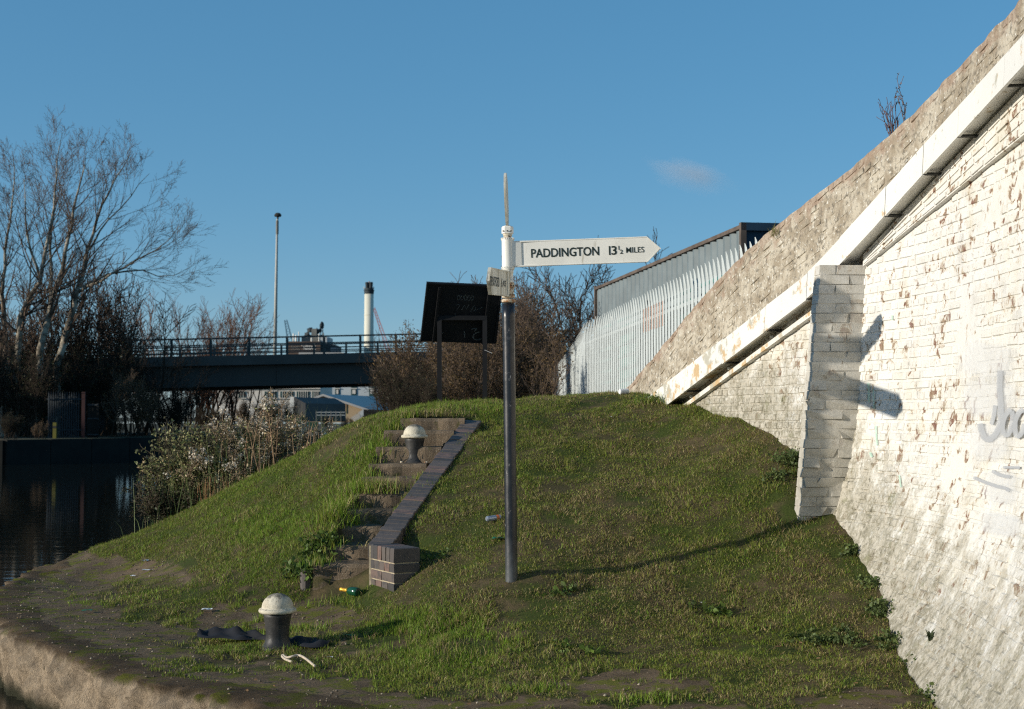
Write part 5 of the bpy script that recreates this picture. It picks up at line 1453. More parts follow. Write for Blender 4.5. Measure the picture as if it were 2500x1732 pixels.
BU = [make_bush(11, stems=14), make_bush(12, 4.2, 3.0, 'twigdk', stems=13), make_bush(13, 4.5, 2.6, 'twigred', kids=(3, 3), stems=11, rmin=.006), make_bush(14, 4.0, 3, 'twig', 6500, (.15, .095, .04)), make_bush(15, 4.2, 3, 'twigdk', 2500, (.05, .05, .02))]
def bush(x_, ytop, d_, ybase, var, rz_, lb, grp, name='leafless_bush', zbase=None):
    p = at(x_, ybase, d_)
    if zbase is not None: p[2] = zbase
    hh = at(x_, ytop, d_)[2] - p[2]; v = BU[var]
    base_h = float(np.percentile([c.co[2] for c in v[1].vertices], 97.5))
    tree_obj(name, p, rz_, hh / base_h, v[0], v[1], lb, 'bush', grp, v[2])
for i, (x_, yt, d_, v_, lb) in enumerate(((40, 760, 74, 0, 'brown thicket behind the slim bare tree trunk'), (190, 730, 76, 1, 'dark thicket between the pale trunks on the far bank'), (268, 680, 77, 0, 'rounded brown bush just right of the pale forking trunks'), (335, 880, 75, 1, 'dark bush at the left end of the bridge parapet'),
                                          (-60, 800, 72, 0, 'thicket at the far bank water edge beyond the picture'), (220, 850, 73, 4, 'low ivy-dark bush in front of the pale trunks'), (60, 870, 68, 4, 'low dark bush left of the far bank palisade'), (20, 1015, 61.5, 4, 'low growth hanging over the far bank wall at its left end'), (95, 1035, 63.5, 3, 'low brown growth over the far bank wall by the yellow post'), (285, 1025, 70.5, 4, 'low growth over the far bank wall right of the gate'))):
    bush(x_, yt, d_, 1070, v_, i * 1.3, lb, 'leafless bushes on the far bank', zbase=.6)
for i, (x_, yt, d_, v_, lb) in enumerate(((330, 925, 71, 3, 'drooping low bush overhanging the sheet gate'), (440, 955, 80, 4, 'dark scrub under the left half of the bridge'), (505, 1000, 96, 4, 'dark scrub beyond the bridge opening beside the works'), (590, 985, 104, 3, 'brown scrub below the cream works building'), (650, 985, 100, 4, 'scrub left of the white shed edge under the bridge'), (690, 985, 102, 3, 'brown scrub touching the white shed edge'), (545, 1005, 98, 4, 'dark scrub at the left end of the cream works'), (800, 1018, 108, 4, 'low scrub in front of the yard railing'), (850, 1022, 106, 3, 'low brown scrub below the raked railing'), (730, 1015, 104, 4, 'low scrub in front of the blue shed'), (400, 985, 75, 4, 'scrub at the water edge below the bridge abutment'))):
    bush(x_, yt, d_, 1070, v_, i * .9, lb, 'dark scrub under the bridge', zbase=.6)
for i, (x_, yt, lb) in enumerate(((425, 752, 'reddish twiggy tree behind the bridge rails nearest the far bank'), (500, 748, 'reddish twiggy tree behind the middle of the left bridge rails'), (565, 790, 'smallest reddish twiggy tree behind the bridge beside the lamp column'))):
    bush(x_, yt, 99 + i, 1040, 2, i * 2.1, lb, 'reddish trees beyond the bridge', 'twiggy_tree', zbase=.6)
for i, (x_, yt, d_, v_, lb) in enumerate(((990, 890, 52, 0, 'thin brown bush at the right end of the road bridge'), (1015, 850, 46, 1, 'dark bush right of the bridge end beside the board'), (1040, 800, 40, 3, 'brown leafy thicket under the information board'), (1130, 800, 38, 3, 'brown leafy thicket between the board posts'), (1210, 730, 36, 0, 'taller brown bush behind the fingerpost'), (1290, 690, 46, 0, 'tall thin bush under the white sign arm'),
                                          (1385, 650, 52, 1, 'tallest bare bush touching the end of the container'), (1300, 760, 44, 3, 'brown thicket at the end of the palisade fence'), (1240, 790, 33, 3, 'low russet thicket just right of the fingerpost'), (1090, 905, 31, 4, 'low green-brown bush behind the board posts'), (985, 890, 36, 4, 'low dark bush above the stair top'), (1025, 865, 43, 1, 'dark bush left of the board posts'), (1180, 840, 30, 3, 'low russet bush directly behind the right board post'), (1010, 930, 29, 4, 'lowest dark bush at the brow left of the board'), (1290, 860, 42, 3, 'low russet thicket at the foot of the white fence'))):
    bush(x_, yt, d_, 1010, v_, i * 1.7, lb, 'brown bushes behind the mound', zbase=1.2 if x_ > 980 else .8)

# evergreen belt further along the far bank (throws the long shade over bridge and bank)
rg = np.random.default_rng(21); n = 5200
t = rg.uniform(0, 1, n) ** .8; a = rg.uniform(0, 2 * math.pi, n); rr = (1 - t) ** .7 * 3.0 * np.sqrt(rg.uniform(.3, 1, n)) + .1
pts = np.stack([np.cos(a) * rr, np.sin(a) * rr, .4 + t * 13.5], 1)
V, T_, Cc = leaf_cards(pts, .9, np.array([(.022, .036, .014)]) * rg.uniform(.5, 1.4, (n, 1)), rg)
ec = np_mesh('crown', V, T_, Cc, 'leafv'); b = MB(); b.tube([(0, 0, -.2), (0, 0, 7), (.1, 0, 13)], [.3, .2, .05], 8); et = b.mesh('trunk'); et.materials.append(M['twigdk'])
for i in range(13):
    tt = i / 12; x_ = -47 - 8 * tt + rg.uniform(-1, 1); y_ = 33 + 44 * tt + rg.uniform(-1, 1)
    # keep on the far bank only where there is land
    y_ = max(y_, 56.0) if i < 4 else max(y_, 57)
    x_ -= 0 if i >= 4 else 3 * (4 - i)
    tree_obj('evergreen_tree', (x_, y_ + (i % 3) * 2.2, .6), i * .8, rg.uniform(.66, .86), et, ec, 'dense evergreen tree in the belt along the far bank', 'tree', 'evergreen belt along the far bank')

# ================================================================== plants on the near bank
def plant(name, m, V, T_, Cc, base, label, cat='plant', group=None):
    V = np.asarray(V) - np.array(base)
    return link(np_mesh(name, V, T_, Cc, m), name, None, None, base, label, cat, group)
def blades(P0, L, W, lean, cols, rg, bend=.5, seg=2):
    """thin tapering blades: quad + tip triangle as three triangles"""
    n = len(P0); a = rg.uniform(0, 2 * math.pi, n); d = np.stack([np.cos(a), np.sin(a), np.zeros(n)], 1); s = np.stack([-np.sin(a), np.cos(a), np.zeros(n)], 1)
    a2 = rg.uniform(0, 2 * math.pi, n); s = np.stack([np.cos(a2), np.sin(a2), np.zeros(n)], 1)
    L, W, lean = (np.broadcast_to(x, n)[:, None] for x in (L, W, lean))
    up = np.array([[0, 0, 1.]])
    mid = P0 + up * L * .55 * np.cos(lean * .6) + d * L * .55 * np.sin(lean * .6)
    tip = mid + up * L * .45 * np.cos(lean * (1 + bend)) + d * L * .45 * np.sin(lean * (1 + bend))
    V = np.stack([P0 - s * W / 2, P0 + s * W / 2, mid - s * W * .38, mid + s * W * .38, tip], 1).reshape(-1, 3)
    i = np.arange(n) * 5
    T_ = np.stack([np.stack([i, i + 1, i + 3], 1), np.stack([i, i + 3, i + 2], 1), np.stack([i + 2, i + 3, i + 4], 1)], 1).reshape(-1, 3)
    return V, T_, np.repeat(cols, 5, 0)
def mixcol(n, rg, pal, wts):
    pal = np.array(pal); k = rg.choice(len(pal), n, p=np.array(wts) / sum(wts)); return pal[k] * rg.uniform(.65, 1.35, (n, 1))
GREEN, LUSH, STRAW, BROWN, DARK = (.200, .220, .036), (.170, .275, .026), (.44, .36, .17), (.26, .195, .09), (.11, .13, .027)

def join(parts):
    Vs, Ts, Cs, o = [], [], [], 0
    for V, T_, Cc in parts:
        Vs.append(V); Ts.append(T_ + o); Cs.append(Cc); o += len(V)
    return np.concatenate(Vs), np.concatenate(Ts), np.concatenate(Cs)
def seg_parts(segs, n, col, rg):
    V, Fc = tubes(segs, n); T_ = np.concatenate([Fc[:, [0, 1, 2]], Fc[:, [0, 2, 3]]]); c = np.repeat(np.array([col]) * rg.uniform(.7, 1.3, (len(segs), 1)), 2 * n, 0); return V, T_, c
def stalks(rg, base, n, spr, h, r, lean=.2):
    out = []
    for _ in range(n):
        p = np.array(base) + np.array((rg.normal(0, spr[0]), rg.normal(0, spr[1]), -.1)); d = nrmz(np.array((rg.normal(0, lean), rg.normal(0, lean), 1))); L = h * rg.uniform(.6, 1.05); q = p; k = 4
        for i in range(k):
            d = nrmz(d + rg.normal(0, .05, 3)); q2 = q + d * L / k; out.append((0, q, q2, r * (1 - i / k * .7), r * (1 - (i + 1) / k * .7))); q = q2
    return out
rg = np.random.default_rng(31)
# broom / rush clump
bp = at(590, 1180, 16.9); bp[2] = tz(bp[0], bp[1]) - .02
n = 3000; base = np.stack([bp[0] + rg.normal(0, .38, n), bp[1] + rg.normal(0, .3, n), np.full(n, bp[2])], 1); base[:, 2] = terr(base[:, 0], base[:, 1])
plant('rush_clump', 'leafv', *blades(base, rg.uniform(.25, .95, n) ** 1.2, .006, np.abs(rg.normal(.26, .2, n)), mixcol(n, rg, [(.19, .24, .09), (.14, .19, .07), (.32, .28, .14)], [4, 3, 2]), rg, .5), bp, 'upright green rush-like clump on the water side of the mound')
# clematis tangle with fluffy seed heads
cb = at(655, 1150, 16.8); cb[2] = tz(cb[0], cb[1])
segs = []
Pc = dict(n=[6, 4, 3], j=[.22, .3, .3], up=[.06, .03, 0], kids=[2, 3, 0], start=[1, 0, 0], ang=[(25, 70), (25, 70), (20, 60)], len=[(.35, .6), (.4, .6), (.5, .5)], rr=.6, rmin=.0035)
for _ in range(60):
    p = cb + np.array((rg.uniform(-.7, .62), rg.uniform(-.35, .35), 0)); p[2] = tz(p[0], p[1]) - .05
    grow(segs, p, nrmz(np.array((rg.normal(0, .35), rg.normal(0, .4), 1))), rg.uniform(.5, .98) * (1 - .5 * max(0, p[0] - cb[0]) / .62), .008, 0, Pc, rg)
e = np.array([s[2] for s in segs]); fl = e[rg.integers(0, len(e), 760)]
fl = fl[fl[:, 2] > terr(fl[:, 0], fl[:, 1]) + .22]
parts = [seg_parts(segs, 3, (.24, .175, .11), rg)]
for c in fl:
    k = 24; q = c + rg.normal(0, .022, (k, 3)); parts.append(leaf_cards(q, .024, np.array([(.56, .50, .40)]) * rg.uniform(.6, 1.15) * np.ones((k, 1)), rg, .8))
dl = e[rg.integers(0, len(e), 4500)] + rg.normal(0, .03, (4500, 3)); parts.append(leaf_cards(dl, .035, mixcol(4500, rg, [(.31, .24, .14), (.22, .23, .09), (.40, .32, .20)], [3, 2, 1]), rg))
plant('clematis_tangle', 'veg', *join(parts), cb, 'tangled dry climber with fluffy pale seed heads beyond the mound')
# leafy shrub at the water side
lb_ = at(478, 1235, 17.0); lb_[2] = tz(lb_[0], lb_[1]) - .02; segs = []
Pl = dict(Pc, up=[.12, .08, .05], j=[.12, .16, .2])
for _ in range(54):
    a = rg.uniform(0, 6.28); p = lb_ + np.array((rg.uniform(-.22, .62), rg.uniform(-.35, .35), -.05))
    grow(segs, p, nrmz(np.array((math.cos(a) * .45 - .05, math.sin(a) * .4, 1))), rg.uniform(.45, 1.05), .009, 0, Pl, rg)
e = np.array([s[2] for s in segs]); k = 12500; dl = e[rg.integers(0, len(e), k)] + rg.normal(0, .02, (k, 3))
plant('leafy_shrub', 'leafv', *join([seg_parts(segs, 3, (.09, .075, .045), rg), leaf_cards(dl, .046, mixcol(k, rg, [(.25, .26, .10), (.34, .31, .15), (.16, .17, .07), (.38, .28, .15)], [4, 3, 3, 1]), rg)]), lb_, 'open leafy shrub leaning over the water beyond the mound', 'shrub')
lb2 = at(425, 1258, 16.6); lb2[2] = tz(lb2[0], lb2[1]) - .02; segs = []
for _ in range(16):
    p = lb2 + np.array((rg.uniform(-.2, .3), rg.uniform(-.3, .3), -.05)); grow(segs, p, nrmz(np.array((rg.normal(-.2, .4), rg.normal(0, .4), 1))), rg.uniform(.3, .6), .006, 0, Pl, rg)
e = np.array([s[2] for s in segs]); k = 1500; dl = e[rg.integers(0, len(e), k)] + rg.normal(0, .02, (k, 3))
plant('low_shrub', 'leafv', *join([seg_parts(segs, 3, (.09, .07, .045), rg), leaf_cards(dl, .035, mixcol(k, rg, [(.06, .075, .03), (.10, .09, .05)], [3, 2]), rg)]), lb2, 'low twiggy shrub at the water edge beside the leafy shrub', 'shrub')
# tall dry weed stalks
for nm, (x_, y_, d_), nst, hh, lbt in (('dry_weed', (670, 1140, 16.5), 16, 1.1, 'tall dry brown weed stalks rising out of the climber tangle'), ('dry_weed', (605, 1190, 16.4), 4, .95, 'single dry stalks standing in front of the rush clump'), ('dry_weed', (775, 1090, 15.9), 9, .42, 'short bare stalks on the mound brow right of the tangle'), ('dry_weed', (530, 1215, 16.2), 20, .38, 'rusty dry grass tuft at the mound brow below the rushes'), ('dry_weed', (660, 1150, 16.2), 8, .9, 'leaning straw stalks between rushes and seed heads')):
    p = at(x_, y_, d_); p[2] = tz(p[0], p[1]); sg = stalks(rg, p, nst, (.16, .12), hh, .006, .12); e = np.array([s[2] for s in sg]); k = 60; dl = e[rg.integers(0, len(e), k)]; dl = dl[dl[:, 2] > p[2] + hh * .45]
    prt = [seg_parts(sg, 4, (.26, .17, .10) if hh > .4 else (.25, .13, .06), rg)]
    if hh > .8: prt.append(leaf_cards(dl, .05, mixcol(len(dl), rg, [(.16, .09, .05), (.25, .17, .09)], [1, 1]), rg))
    plant(nm, 'veg', *join(prt), p, lbt, 'weed', 'dry weeds beyond the mound')

# leafy weeds along the wall foot and on the turf
def weed(base, rad, h, n, pal, wts, label, leaf=.05, name='leafy_weed', group=None, stem=True):
    base = np.array(base, float); prt = []
    m_ = max(5, n // 14); sg = stalks(rg, base + (0, 0, .05), m_, (rad * .5, rad * .5), h, .003, .45); e = np.array([s[2] for s in sg])
    q = e[rg.integers(0, len(e), n)] + rg.normal(0, leaf * .5, (n, 3))
    q[:, 2] = np.maximum(q[:, 2], terr(q[:, 0], q[:, 1]) + .005)
    prt = [seg_parts(sg, 3, (.08, .09, .03), rg), leaf_cards(q, leaf, mixcol(n, rg, pal, wts), rg, .75)]
    return plant(name, 'leafv', *join(prt), base, label, 'weed', group)
PALW = [(.10, .14, .045), (.14, .18, .055), (.07, .10, .03)]
def wallfoot(u, off=.10): p = wallpt(u, zgr(u), off); p[2] = tz(p[0], p[1]); return p
spots = [(2325, 1715, .20, .16, 300, 'grey-green weed at the wall foot furthest down the slope'), (2280, 1640, .15, .20, 200, 'broad-leaved weed at the wall foot beside the concrete'), (2200, 1570, .14, .16, 150, 'bright weed tuft at the wall foot above the concrete'), (2150, 1495, .15, .20, 200, 'dark leafy weed against the stained wall foot'), (2130, 1430, .12, .16, 120, 'leafy weed below the exposed brick at the wall foot'), (2085, 1345, .10, .12, 90, 'small weed at the wall foot below the buttress'),
         (1935, 1130, .16, .24, 240, 'bushy weed growing behind the buttress foot'), (1905, 1170, .16, .16, 160, 'low weed on the turf in front of the buttress'), (2060, 1560, .18, .05, 100, 'spreading weed on the turf near the wall'), (1985, 1560, .20, .05, 100, 'spreading dark weed patch on the lower turf'), (1530, 960, .16, .16, 130, 'weed at the foot of the parapet end'), (1585, 985, .12, .2, 120, 'tall grass-like weed under the trunking end')]
def turf_hit(x_, y_):
    lo, hi = 6.0, 16.5
    ds_ = np.linspace(lo, hi, 400); pp = np.array([at(x_, y_, d) for d in ds_]); zz_ = terr(pp[:, 0], pp[:, 1]); k = np.argmax(zz_ >= pp[:, 2])
    if not (zz_ >= pp[:, 2]).any(): k = len(ds_) - 1
    return np.array((pp[k, 0], pp[k, 1], zz_[k]))
def step_hit(x_, y_):
    # nearest tread the sight line lands on, else the turf
    for i in range(9, -1, -1):
        pz_ = (STL[i][2] + STR[i][2]) / 2; h_ = on_z(x_, y_, pz_) if y_ > YH + 2 and pz_ < H else None
        if h_ is not None and ST_D[i] - .04 < h_[1] < ST_D[i] + .36 and STL[i][0] - .1 < h_[0] < STR[i][0] + .05: return h_
    return turf_hit(x_, y_)
for x_, y_, rd, h_, n_, lbt in spots:
    p = turf_hit(x_, y_); weed(p, rd * .75, h_ * .7, int(n_ * 3.0), PALW, [3, 2, 2], lbt, .026, group='weeds along the bridge wall')
for x_, y_, rd, h_, n_, lbt in ((768, 1398, .15, .11, 800, 'dense leafy clump hiding the end of the bottom step'), (800, 1331, .12, .14, 300, 'leafy tuft spilling over the second step'), (1390, 1590, .14, .07, 110, 'low dark rosette on the turf below the fingerpost'), (1375, 1450, .07, .05, 50, 'pale rosette on the turf right of the fingerpost foot'), (1060, 1370, .09, .09, 70, 'broad leaves beside the end pier of the stair wall'), (1740, 1485, .12, .05, 80, 'flat pale-leaved patch with white flowers on the turf')):
    p = step_hit(x_, y_); weed(p, rd, h_, n_, [(.09, .14, .03), (.12, .18, .035), (.06, .09, .02)], [3, 2, 2], lbt, .045, group='leafy weeds on the mound')
# dead weed growing on the parapet and tufts on the ledge
def on_wall_plant(name, px_, py_, h, n, col, label, off=-.1, lean=.25, kids=True):
    u, z = wall_at(px_, py_); p = wallpt(u, z, off); sg = []
    for _ in range(n):
        grow(sg, p.copy(), nrmz(np.array((rg.normal(0, lean), rg.normal(0, lean), 1))), h * rg.uniform(.5, 1.0), .005, 0, dict(n=[6, 3], j=[.07, .12], up=[.1, .12], kids=[1, 0], start=[1, 0], ang=[(15, 40), (15, 40)], len=[(.2, .4), (.3, .4)], rr=.6, rmin=.0022), rg)
    e = np.array([s[2] for s in sg]); k = 90; q = e[rg.integers(0, len(e), k)]
    plant(name, 'veg', *join([seg_parts(sg, 3, col, rg), leaf_cards(q, .016, np.array([col]) * np.ones((k, 1)), rg)]), p, label, 'weed')
on_wall_plant('dead_weed', 2154, 366, .42, 9, (.13, .075, .065), 'dead purple-brown weed sprouting from the parapet top')
on_wall_plant('dead_weed', 2182, 320, .42, 2, (.15, .10, .08), 'single tall dead stem on the parapet beside the branching weed', lean=.06)
for px_, py_, lbt in ((2120, 590, 'yellow-green grass tuft on the trunking ledge above the buttress'), (1902, 572, 'tiny yellow-green tuft on the parapet face')):
    u, z = wall_at(px_, py_); p = wallpt(u, z, .05); n = 60; q = p + rg.normal(0, .02, (n, 3))
    plant('ledge_tuft', 'leafv', *blades(q, rg.uniform(.03, .09, n), .004, np.abs(rg.normal(.7, .4, n)), mixcol(n, rg, [(.20, .19, .05), (.12, .14, .03)], [2, 1]), rg), p, lbt, 'weed')
u, z = wall_at(2275, 1560); p = wallpt(u, z, .01); n = 14; q = p + rg.normal(0, .008, (n, 3))
plant('wall_seedling', 'leafv', *blades(q, rg.uniform(.04, .08, n), .014, np.abs(rg.normal(.9, .4, n)), mixcol(n, rg, [(.07, .09, .04)], [1]), rg), p, 'small seedling rooted in the stained wall face', 'weed')

# ================================================================== turf
rg = np.random.default_rng(77)
N = 1350000
X = rg.uniform(-5.0, 3.2, N); D = rg.uniform(6.9, 16.6, N); Z = terr(X, D)
ok = inside_edge(X, D) & (Z > -.2)
X, D, Z = X[ok], D[ok], Z[ok]
ed_ = edge_dist(X, D); ok = ed_ > .12
X, D, Z, ed_ = X[ok], D[ok], Z[ok], ed_[ok]
Xw_ = Xc(D) + BATF(Z)
ok = (X < Xw_ - .01); X, D, Z, ed_ = X[ok], D[ok], Z[ok], ed_[ok]
px, py = proj(np.stack([X, D, Z], 1))
ok = (px > -60) & (px < 2560) & (py < 1790); X, D, Z, px, py, ed_ = (v[ok] for v in (X, D, Z, px, py, ed_)); Xw_ = Xc(D) + BATF(Z)
PNb = pathness(px, py) * np.clip((0.35 - Z) / .2, 0, 1)
PNb = np.maximum(PNb, np.where((ed_ < .4) & (D < 15.5), .8, 0))
# stairs and coping stay clear
xs_, ds_, xr_ = np.array([p[0] for p in STL]), np.array([p[1] for p in STL]), np.array([p[0] for p in STR])
on_st = (D > 11.0) & (D < 14.4) & (X > np.interp(D, ds_, xs_) - .02) & (X < np.interp(D, ds_, xr_) + .11)
s_ = (X - pc[0]) * e1[0] + (D - pc[1]) * e1[1]; t_ = (X - pc[0]) * e2[0] + (D - pc[1]) * e2[1]
on_pier = (s_ > -.01) & (s_ < PW) & (t_ > -.01) & (t_ < PL)
on_but = (np.abs(D - BUT_D - .1) < .12) & (X > Xw_ - .4)
def vnoise(x, y, sc, seed):
    q = np.random.default_rng(seed).uniform(0, 1, (64, 64)); fx, fy = x * sc, y * sc
    ix, iy = np.floor(fx).astype(int), np.floor(fy).astype(int); tx, ty = fx - ix, fy - iy; tx, ty = tx * tx * (3 - 2 * tx), ty * ty * (3 - 2 * ty)
    g_ = lambda a, b_: q[a % 64, b_ % 64]
    return (g_(ix, iy) * (1 - tx) + g_(ix + 1, iy) * tx) * (1 - ty) + (g_(ix, iy + 1) * (1 - tx) + g_(ix + 1, iy + 1) * tx) * ty
n1, n2, n3 = vnoise(X, D, 1.3, 1), vnoise(X, D, 4.5, 2), vnoise(X, D, 11, 3)
clump = .5 * n2 + .5 * n3
pat = PNb + .75 * (n2 - .5) + .55 * (n3 - .5) + .5 * (n1 - .5) * (PNb > 0)
dens = np.clip(1.25 - pat * 2.2, 0.0, 1) * (.45 + .75 * clump)
bare = vnoise(X, D, 2.3, 9) * .6 + vnoise(X, D, 6.5, 10) * .4
dens *= np.clip((.80 - bare) / .16, .12, 1)
keep = (rg.random(len(X)) < dens) & ~on_st & ~on_pier & ~on_but
X, D, Z, px, py, n1, n2, n3, clump, pat = (v[keep] for v in (X, D, Z, px, py, n1, n2, n3, clump, pat))
n = len(X)
lush = np.clip((1000 - px) / 400, 0, 1) * np.clip((px - 420) / 200, 0, 1)
for (cx_, cy_, a_, b_) in ((870, 1180, 90, 110), (760, 1420, 160, 60), (950, 1060, 110, 60), (1100, 1000, 200, 25), (640, 1280, 150, 60), (1080, 1560, 200, 90)):
    lush = np.maximum(lush * .9, np.clip(1.4 - ((px - cx_) / a_) ** 2 - ((py - cy_) / b_) ** 2, 0, 1))
rim = np.clip(1 - np.abs(pat - .35) / .25, 0, 1)
dry = np.clip(.30 + .7 * (n1 - .45) + .5 * (n3 - .5) + .4 * (n2 - .5) + .12 * (px > 1050) - .22 * lush, .02, .8)
u_ = rg.random(n)
col = mixcol(n, rg, [GREEN, DARK, LUSH], [5, 3, 2]) * (0.75 + .5 * clump)[:, None]
col = np.where((rg.random(n) < lush * .5)[:, None], np.array([LUSH]) * rg.uniform(.7, 1.25, (n, 1)), col)
st_ = u_ < dry
col = np.where(st_[:, None], mixcol(n, rg, [STRAW, BROWN], [2, 3]), col)
Ln = (.014 + .022 * rg.random(n)) * (.35 + 1.45 * clump) * (1 + .55 * lush) * (1 + .5 * rim)
lean = np.abs(rg.normal(.62, .42, n)); lean = np.where(st_, lean + .5, lean) * (1 - .3 * lush)
Zl = Z + np.array([mnoise.fractal((a * 1.7, b_ * 1.7, 0), 1., 2., 4) for a, b_ in zip(X, D)]) * .036 * (1 - .8 * np.clip(pat, 0, 1)) - .006
V, T_, Cc = blades(np.stack([X, D, Zl], 1), Ln, rg.uniform(.0030, .0055, n), lean, col, rg, .6)
print('grass blades', n)
link(np_mesh('short_turf', V, T_, Cc, 'grass'), 'short_turf', None, label='short winter grass covering the mound and wharf edges', cat='grass', kind='stuff')

# longer tufts on and beside the steps
tufts = [((880, 1203), (.17, .05), .17, 620, 'long grass tuft across the middle tread of the steps'), ((930, 1203), (.09, .05), .17, 420, 'long yellowing tuft beside the coping on the middle tread'), ((820, 1284), (.10, .07), .20, 560, 'tussock on the third step beside the brick stub'), ((1020, 1050), (.24, .05), .10, 620, 'dry grass fringe along the top tread'), ((905, 1110), (.14, .10), .10, 420, 'lush grass beside the far bollard'), ((1030, 1118), (.06, .05), .10, 140, 'grass tuft between the far bollard and the coping'),
         ((650, 1515), (.05, .04), .08, 140, 'grass tuft growing behind the near bollard'), ((735, 1540), (.12, .06), .07, 260, 'grass spilling out beside the near bollard'), ((940, 1335), (.10, .03), .07, 160, 'dry tuft leaning over the pier top'), ((1290, 1690), (.10, .05), .07, 300, 'grass tuft on the concrete edge below the mound'), ((1590, 1712), (.10, .04), .07, 240, 'grass tuft splitting the two concrete patches'), ((1040, 1170), (.05, .12), .07, 200, 'grass edging over the coping bricks'), ((350, 1460), (.30, .12), .05, 500, 'low grass island on the wharf near the corner'), ((1590, 985), (.12, .08), .13, 240, 'tall grass under the end of the trunking'), ((850, 1470), (.18, .05), .07, 260, 'grass around the discarded bottle')]
ordn = ['lowest', 'second', 'third', 'fourth', 'fifth', 'sixth', 'seventh', 'eighth', 'ninth', 'topmost']
for i in range(10): tufts.append(((ST_L[i] + 6, ST_Y[i] - 3), (.07, .09), .10, 260, 'grass creeping over the open end of the %s step' % ordn[i]))
for (c_, sp_, L_, k, lbt) in tufts:
    p = step_hit(*c_); q = np.stack([p[0] + rg.normal(0, sp_[0], k), p[1] + rg.normal(0, sp_[1], k), np.full(k, p[2])], 1)
    tq = terr(q[:, 0], q[:, 1]); q[:, 2] = np.where(np.abs(tq - p[2]) < .15, tq, p[2]) - .008
    drytuft = 'dry' in lbt or 'yellow' in lbt
    plant('grass_tuft', 'grass', *blades(q, L_ * rg.uniform(.5, 1.15, k), rg.uniform(.004, .007, k), np.abs(rg.normal(.45, .35, k)), mixcol(k, rg, [LUSH, GREEN, STRAW, BROWN], [1, 2, 3, 2] if drytuft else [5, 3, 1, .3]), rg), p, lbt, 'grass tuft', 'longer grass tufts on the bank')

# grit on the wharf and fallen leaves in the turf
rg = np.random.default_rng(91); n = 5200
X = rg.uniform(-4.6, 2.6, n); D = rg.uniform(7.2, 16, n); Z = terr(X, D); qx, qy = proj(np.stack([X, D, Z], 1))
ok = inside_edge(X, D) & (edge_dist(X, D) > .06) & (Z < .2) & ((pathness(qx, qy) > .35) | (edge_dist(X, D) < .5))
X, D, Z = X[ok], D[ok], np.maximum(Z[ok], 0) + .008; n = len(X); s = (rg.uniform(.003, .012, n) ** 1.0)[:, None]
off = np.array([(1, 0, 0), (0, 1, 0), (-1, 0, 0), (0, -1, 0), (0, 0, .8), (0, 0, -.5)])
V = (np.stack([X, D, Z], 1)[:, None] + off[None] * s[:, None] * rg.uniform(.6, 1.3, (n, 6, 1))).reshape(-1, 3)
f = np.array([(0, 1, 4), (1, 2, 4), (2, 3, 4), (3, 0, 4), (1, 0, 5), (2, 1, 5), (3, 2, 5), (0, 3, 5)])
link(np_mesh('wharf_grit', V, (np.arange(n)[:, None, None] * 6 + f[None]).reshape(-1, 3), np.repeat(mixcol(n, rg, [(.17, .135, .095), (.10, .08, .06), (.27, .23, .17)], [3, 3, 1]), 6, 0), 'veg'), 'wharf_grit', None, label='loose grit scattered over the bare wharf concrete', cat='grit', kind='stuff')
n = 900; X = rg.uniform(-4.6, 2.4, n); D = rg.uniform(7.6, 15.5, n); Z = terr(X, D); ok = inside_edge(X, D) & (X < Xc(D) + BATF(Z) - .05) & ~((D > 11.2) & (D < 14.4) & (X > np.interp(D, ds_, xs_)) & (X < np.interp(D, ds_, xr_) + .2))
P0 = np.stack([X, D, Z + .022], 1)[ok]; V, T_, Cc = leaf_cards(P0, .034, mixcol(len(P0), rg, [(.22, .13, .06), (.30, .21, .10), (.13, .085, .05)], [3, 2, 2]), rg, .7)
V.reshape(-1, 4, 3)[:, :, 2] = P0[:, None, 2] + (V.reshape(-1, 4, 3)[:, :, 2] - P0[:, None, 2]) * .3
link(np_mesh('fallen_leaves', V, T_, Cc, 'leafv'), 'fallen_leaves', None, label='small dead leaves scattered through the short turf', cat='leaves', kind='stuff')

# ================================================================== litter and small things
cl = MB(); rg2 = np.random.default_rng(4)
gxn, gyn = 44, 14; V = []
A_, B_ = on_z(488, 1556, 0.0), on_z(805, 1582, 0.0)
for i in range(gxn + 1):
    for j in range(gyn + 1):
        s, t = i / gxn, j / gyn
        w = .10 + .05 * math.sin(s * 9) + .03 * math.sin(s * 23)
        c = A_ + (B_ - A_) * s; nz_ = mnoise.fractal((s * 6, t * 2.5, 1), 1., 2., 4)
        V.append((c[0] + .01 * nz_, c[1] + (t - .5) * 2 * w + .03 * math.sin(s * 7), .022 + .030 * max(0, 1 - (2 * t - 1) ** 2) * (1 + 1.3 * nz_) + .012 * math.sin(s * 40 + t * 6) * max(0, 1 - (2 * t - 1) ** 2)))
cl.add(V, [(i * (gyn + 1) + j, (i + 1) * (gyn + 1) + j, (i + 1) * (gyn + 1) + j + 1, i * (gyn + 1) + j + 1) for i in range(gxn) for j in range(gyn)])
cl.build('dark_cloth', 'cloth', smooth=True, label='crumpled black cloth lying around the foot of the near bollard', cat='cloth')
P = [on_z(x, y, z) for x, y, z in ((712, 1616, .012), (700, 1612, .012), (688, 1604, .014), (690, 1598, .02), (698, 1607, .016), (712, 1604, .03), (728, 1599, .035), (742, 1605, .03), (756, 1616, .02), (770, 1628, .012))]
b = MB(); b.tube(resample(P, .01), .008, 8); b.build('rope_end', 'rope', smooth=True, label='frayed pale rope end lying in front of the near bollard', cat='rope')
bp_ = turf_hit(832, 1452); bq_ = turf_hit(868, 1466); ax_ = bq_ - bp_; ax_[2] = 0; ax_ = nrmz(ax_); o_ = np.array((0, 0, .035))
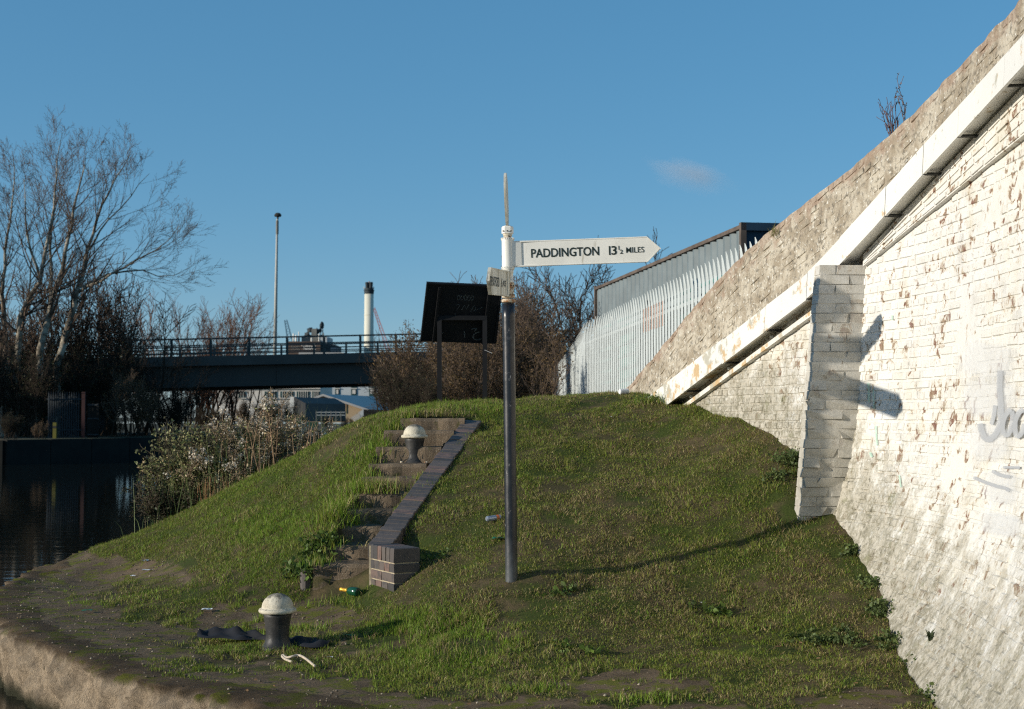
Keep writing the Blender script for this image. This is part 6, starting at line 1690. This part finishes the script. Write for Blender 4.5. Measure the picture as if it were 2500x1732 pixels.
bt_ = thing('discarded_bottle', bp_, 'green bottle with gold foil neck lying in the grass by the bottom step', 'bottle')
b = MB(); b.tube([bp_ + o_ + ax_ * s for s in (0, .015, .02, .07, .10)], [.016, .017, .014, .0145, .019], 12); b.build('foil_neck', 'gold', bt_, smooth=True)
b = MB(); b.tube([bp_ + o_ + ax_ * s for s in (.10, .13, .15, .24, .245)], [.019, .030, .034, .034, .026], 14); b.build('glass_body', 'bottle', bt_, smooth=True)
def can(x_, y_, rot, m, label, L=.12, r=.026):
    p = turf_hit(x_, y_) + (0, 0, r + .012); d = np.array((math.cos(rot), math.sin(rot), .08)); b = MB()
    b.tube([p - d * L / 2, p - d * (L / 2 - .008), p + d * (L / 2 - .008), p + d * L / 2], [r * .75, r, r, r * .75], 14); o = b.build('drinks_can', m, smooth=False, label=label, cat='can', group='litter on the bank')
    return o, p, d
o, p, d = can(1205, 1276, .5, 'litterb', 'crushed silver blue can on the slope left of the fingerpost', .13, .022)
b = MB(); b.tube([p + d * .02, p + d * .045], .0226, 14, cap=False); b.build('printed_band', 'littero', o)
can(1523, 966, .4, 'litter', 'white and green can at the foot of the parapet end', .11, .03)
def scrap(x_, y_, s, m, label, z=None):
    p = turf_hit(x_, y_) if z is None else on_z(x_, y_, z); b = MB(); n_ = 6; V = []
    for i in range(n_):
        for j in range(4):
            V.append((p[0] + (i / (n_ - 1) - .5) * s * 1.6, p[1] + (j / 3 - .5) * s * .9 + rg2.normal(0, s * .05), p[2] + .022 + abs(rg2.normal(0, s * .10))))
    b.add(V, [(i * 4 + j, (i + 1) * 4 + j, (i + 1) * 4 + j + 1, i * 4 + j + 1) for i in range(n_ - 1) for j in range(3)]); b.build('litter_scrap', m, label=label, cat='litter', group='litter on the bank')
for a in ((1216, 1323, .06, 'litterg', 'green wrapper on the slope beside the fingerpost'), (355, 1375, .05, 'litter', 'torn white paper on the lower mound near the water'), (325, 1412, .04, 'litter', 'small white scrap at the edge of the wharf concrete'), (360, 1398, .06, 'litter', 'long white paper scrap just above the wharf concrete'), (505, 1496, .05, 'litter', 'thin white strip lying on bare concrete behind the near bollard'), (213, 1498, .05, 'litterg', 'pale green bottle shard on the wharf near the corner'), (1716, 1480, .02, 'litter', 'tiny white petal scrap among the pale-leaved weed'), (765, 1392, .04, 'litterb', 'bluish crumpled wrapper beside the leafy clump at the steps'), (852, 1560, .05, 'litterg', 'dark green bottle end on the mossy concrete right of the cloth'), (805, 1614, .025, 'litter', 'small pale pebble-like scrap beyond the rope end'), (1490, 1025, .025, 'litter', 'white scrap near the mound brow')): scrap(*a)

# ================================================================== thin cloud
cc = at(1690, 425, 3000)
me = bpy.data.meshes.new('cloud'); bm = bmesh.new(); bmesh.ops.create_icosphere(bm, subdivisions=3, radius=1.0); bm.to_mesh(me); bm.free(); me.materials.append(M['cloud'])
o = link(me, 'cloud', None, None, cc, 'thin wispy pinkish cloud alone in the blue sky', 'cloud'); o.scale = (150, 80, 52); o.rotation_euler = (0, R(22), 0)
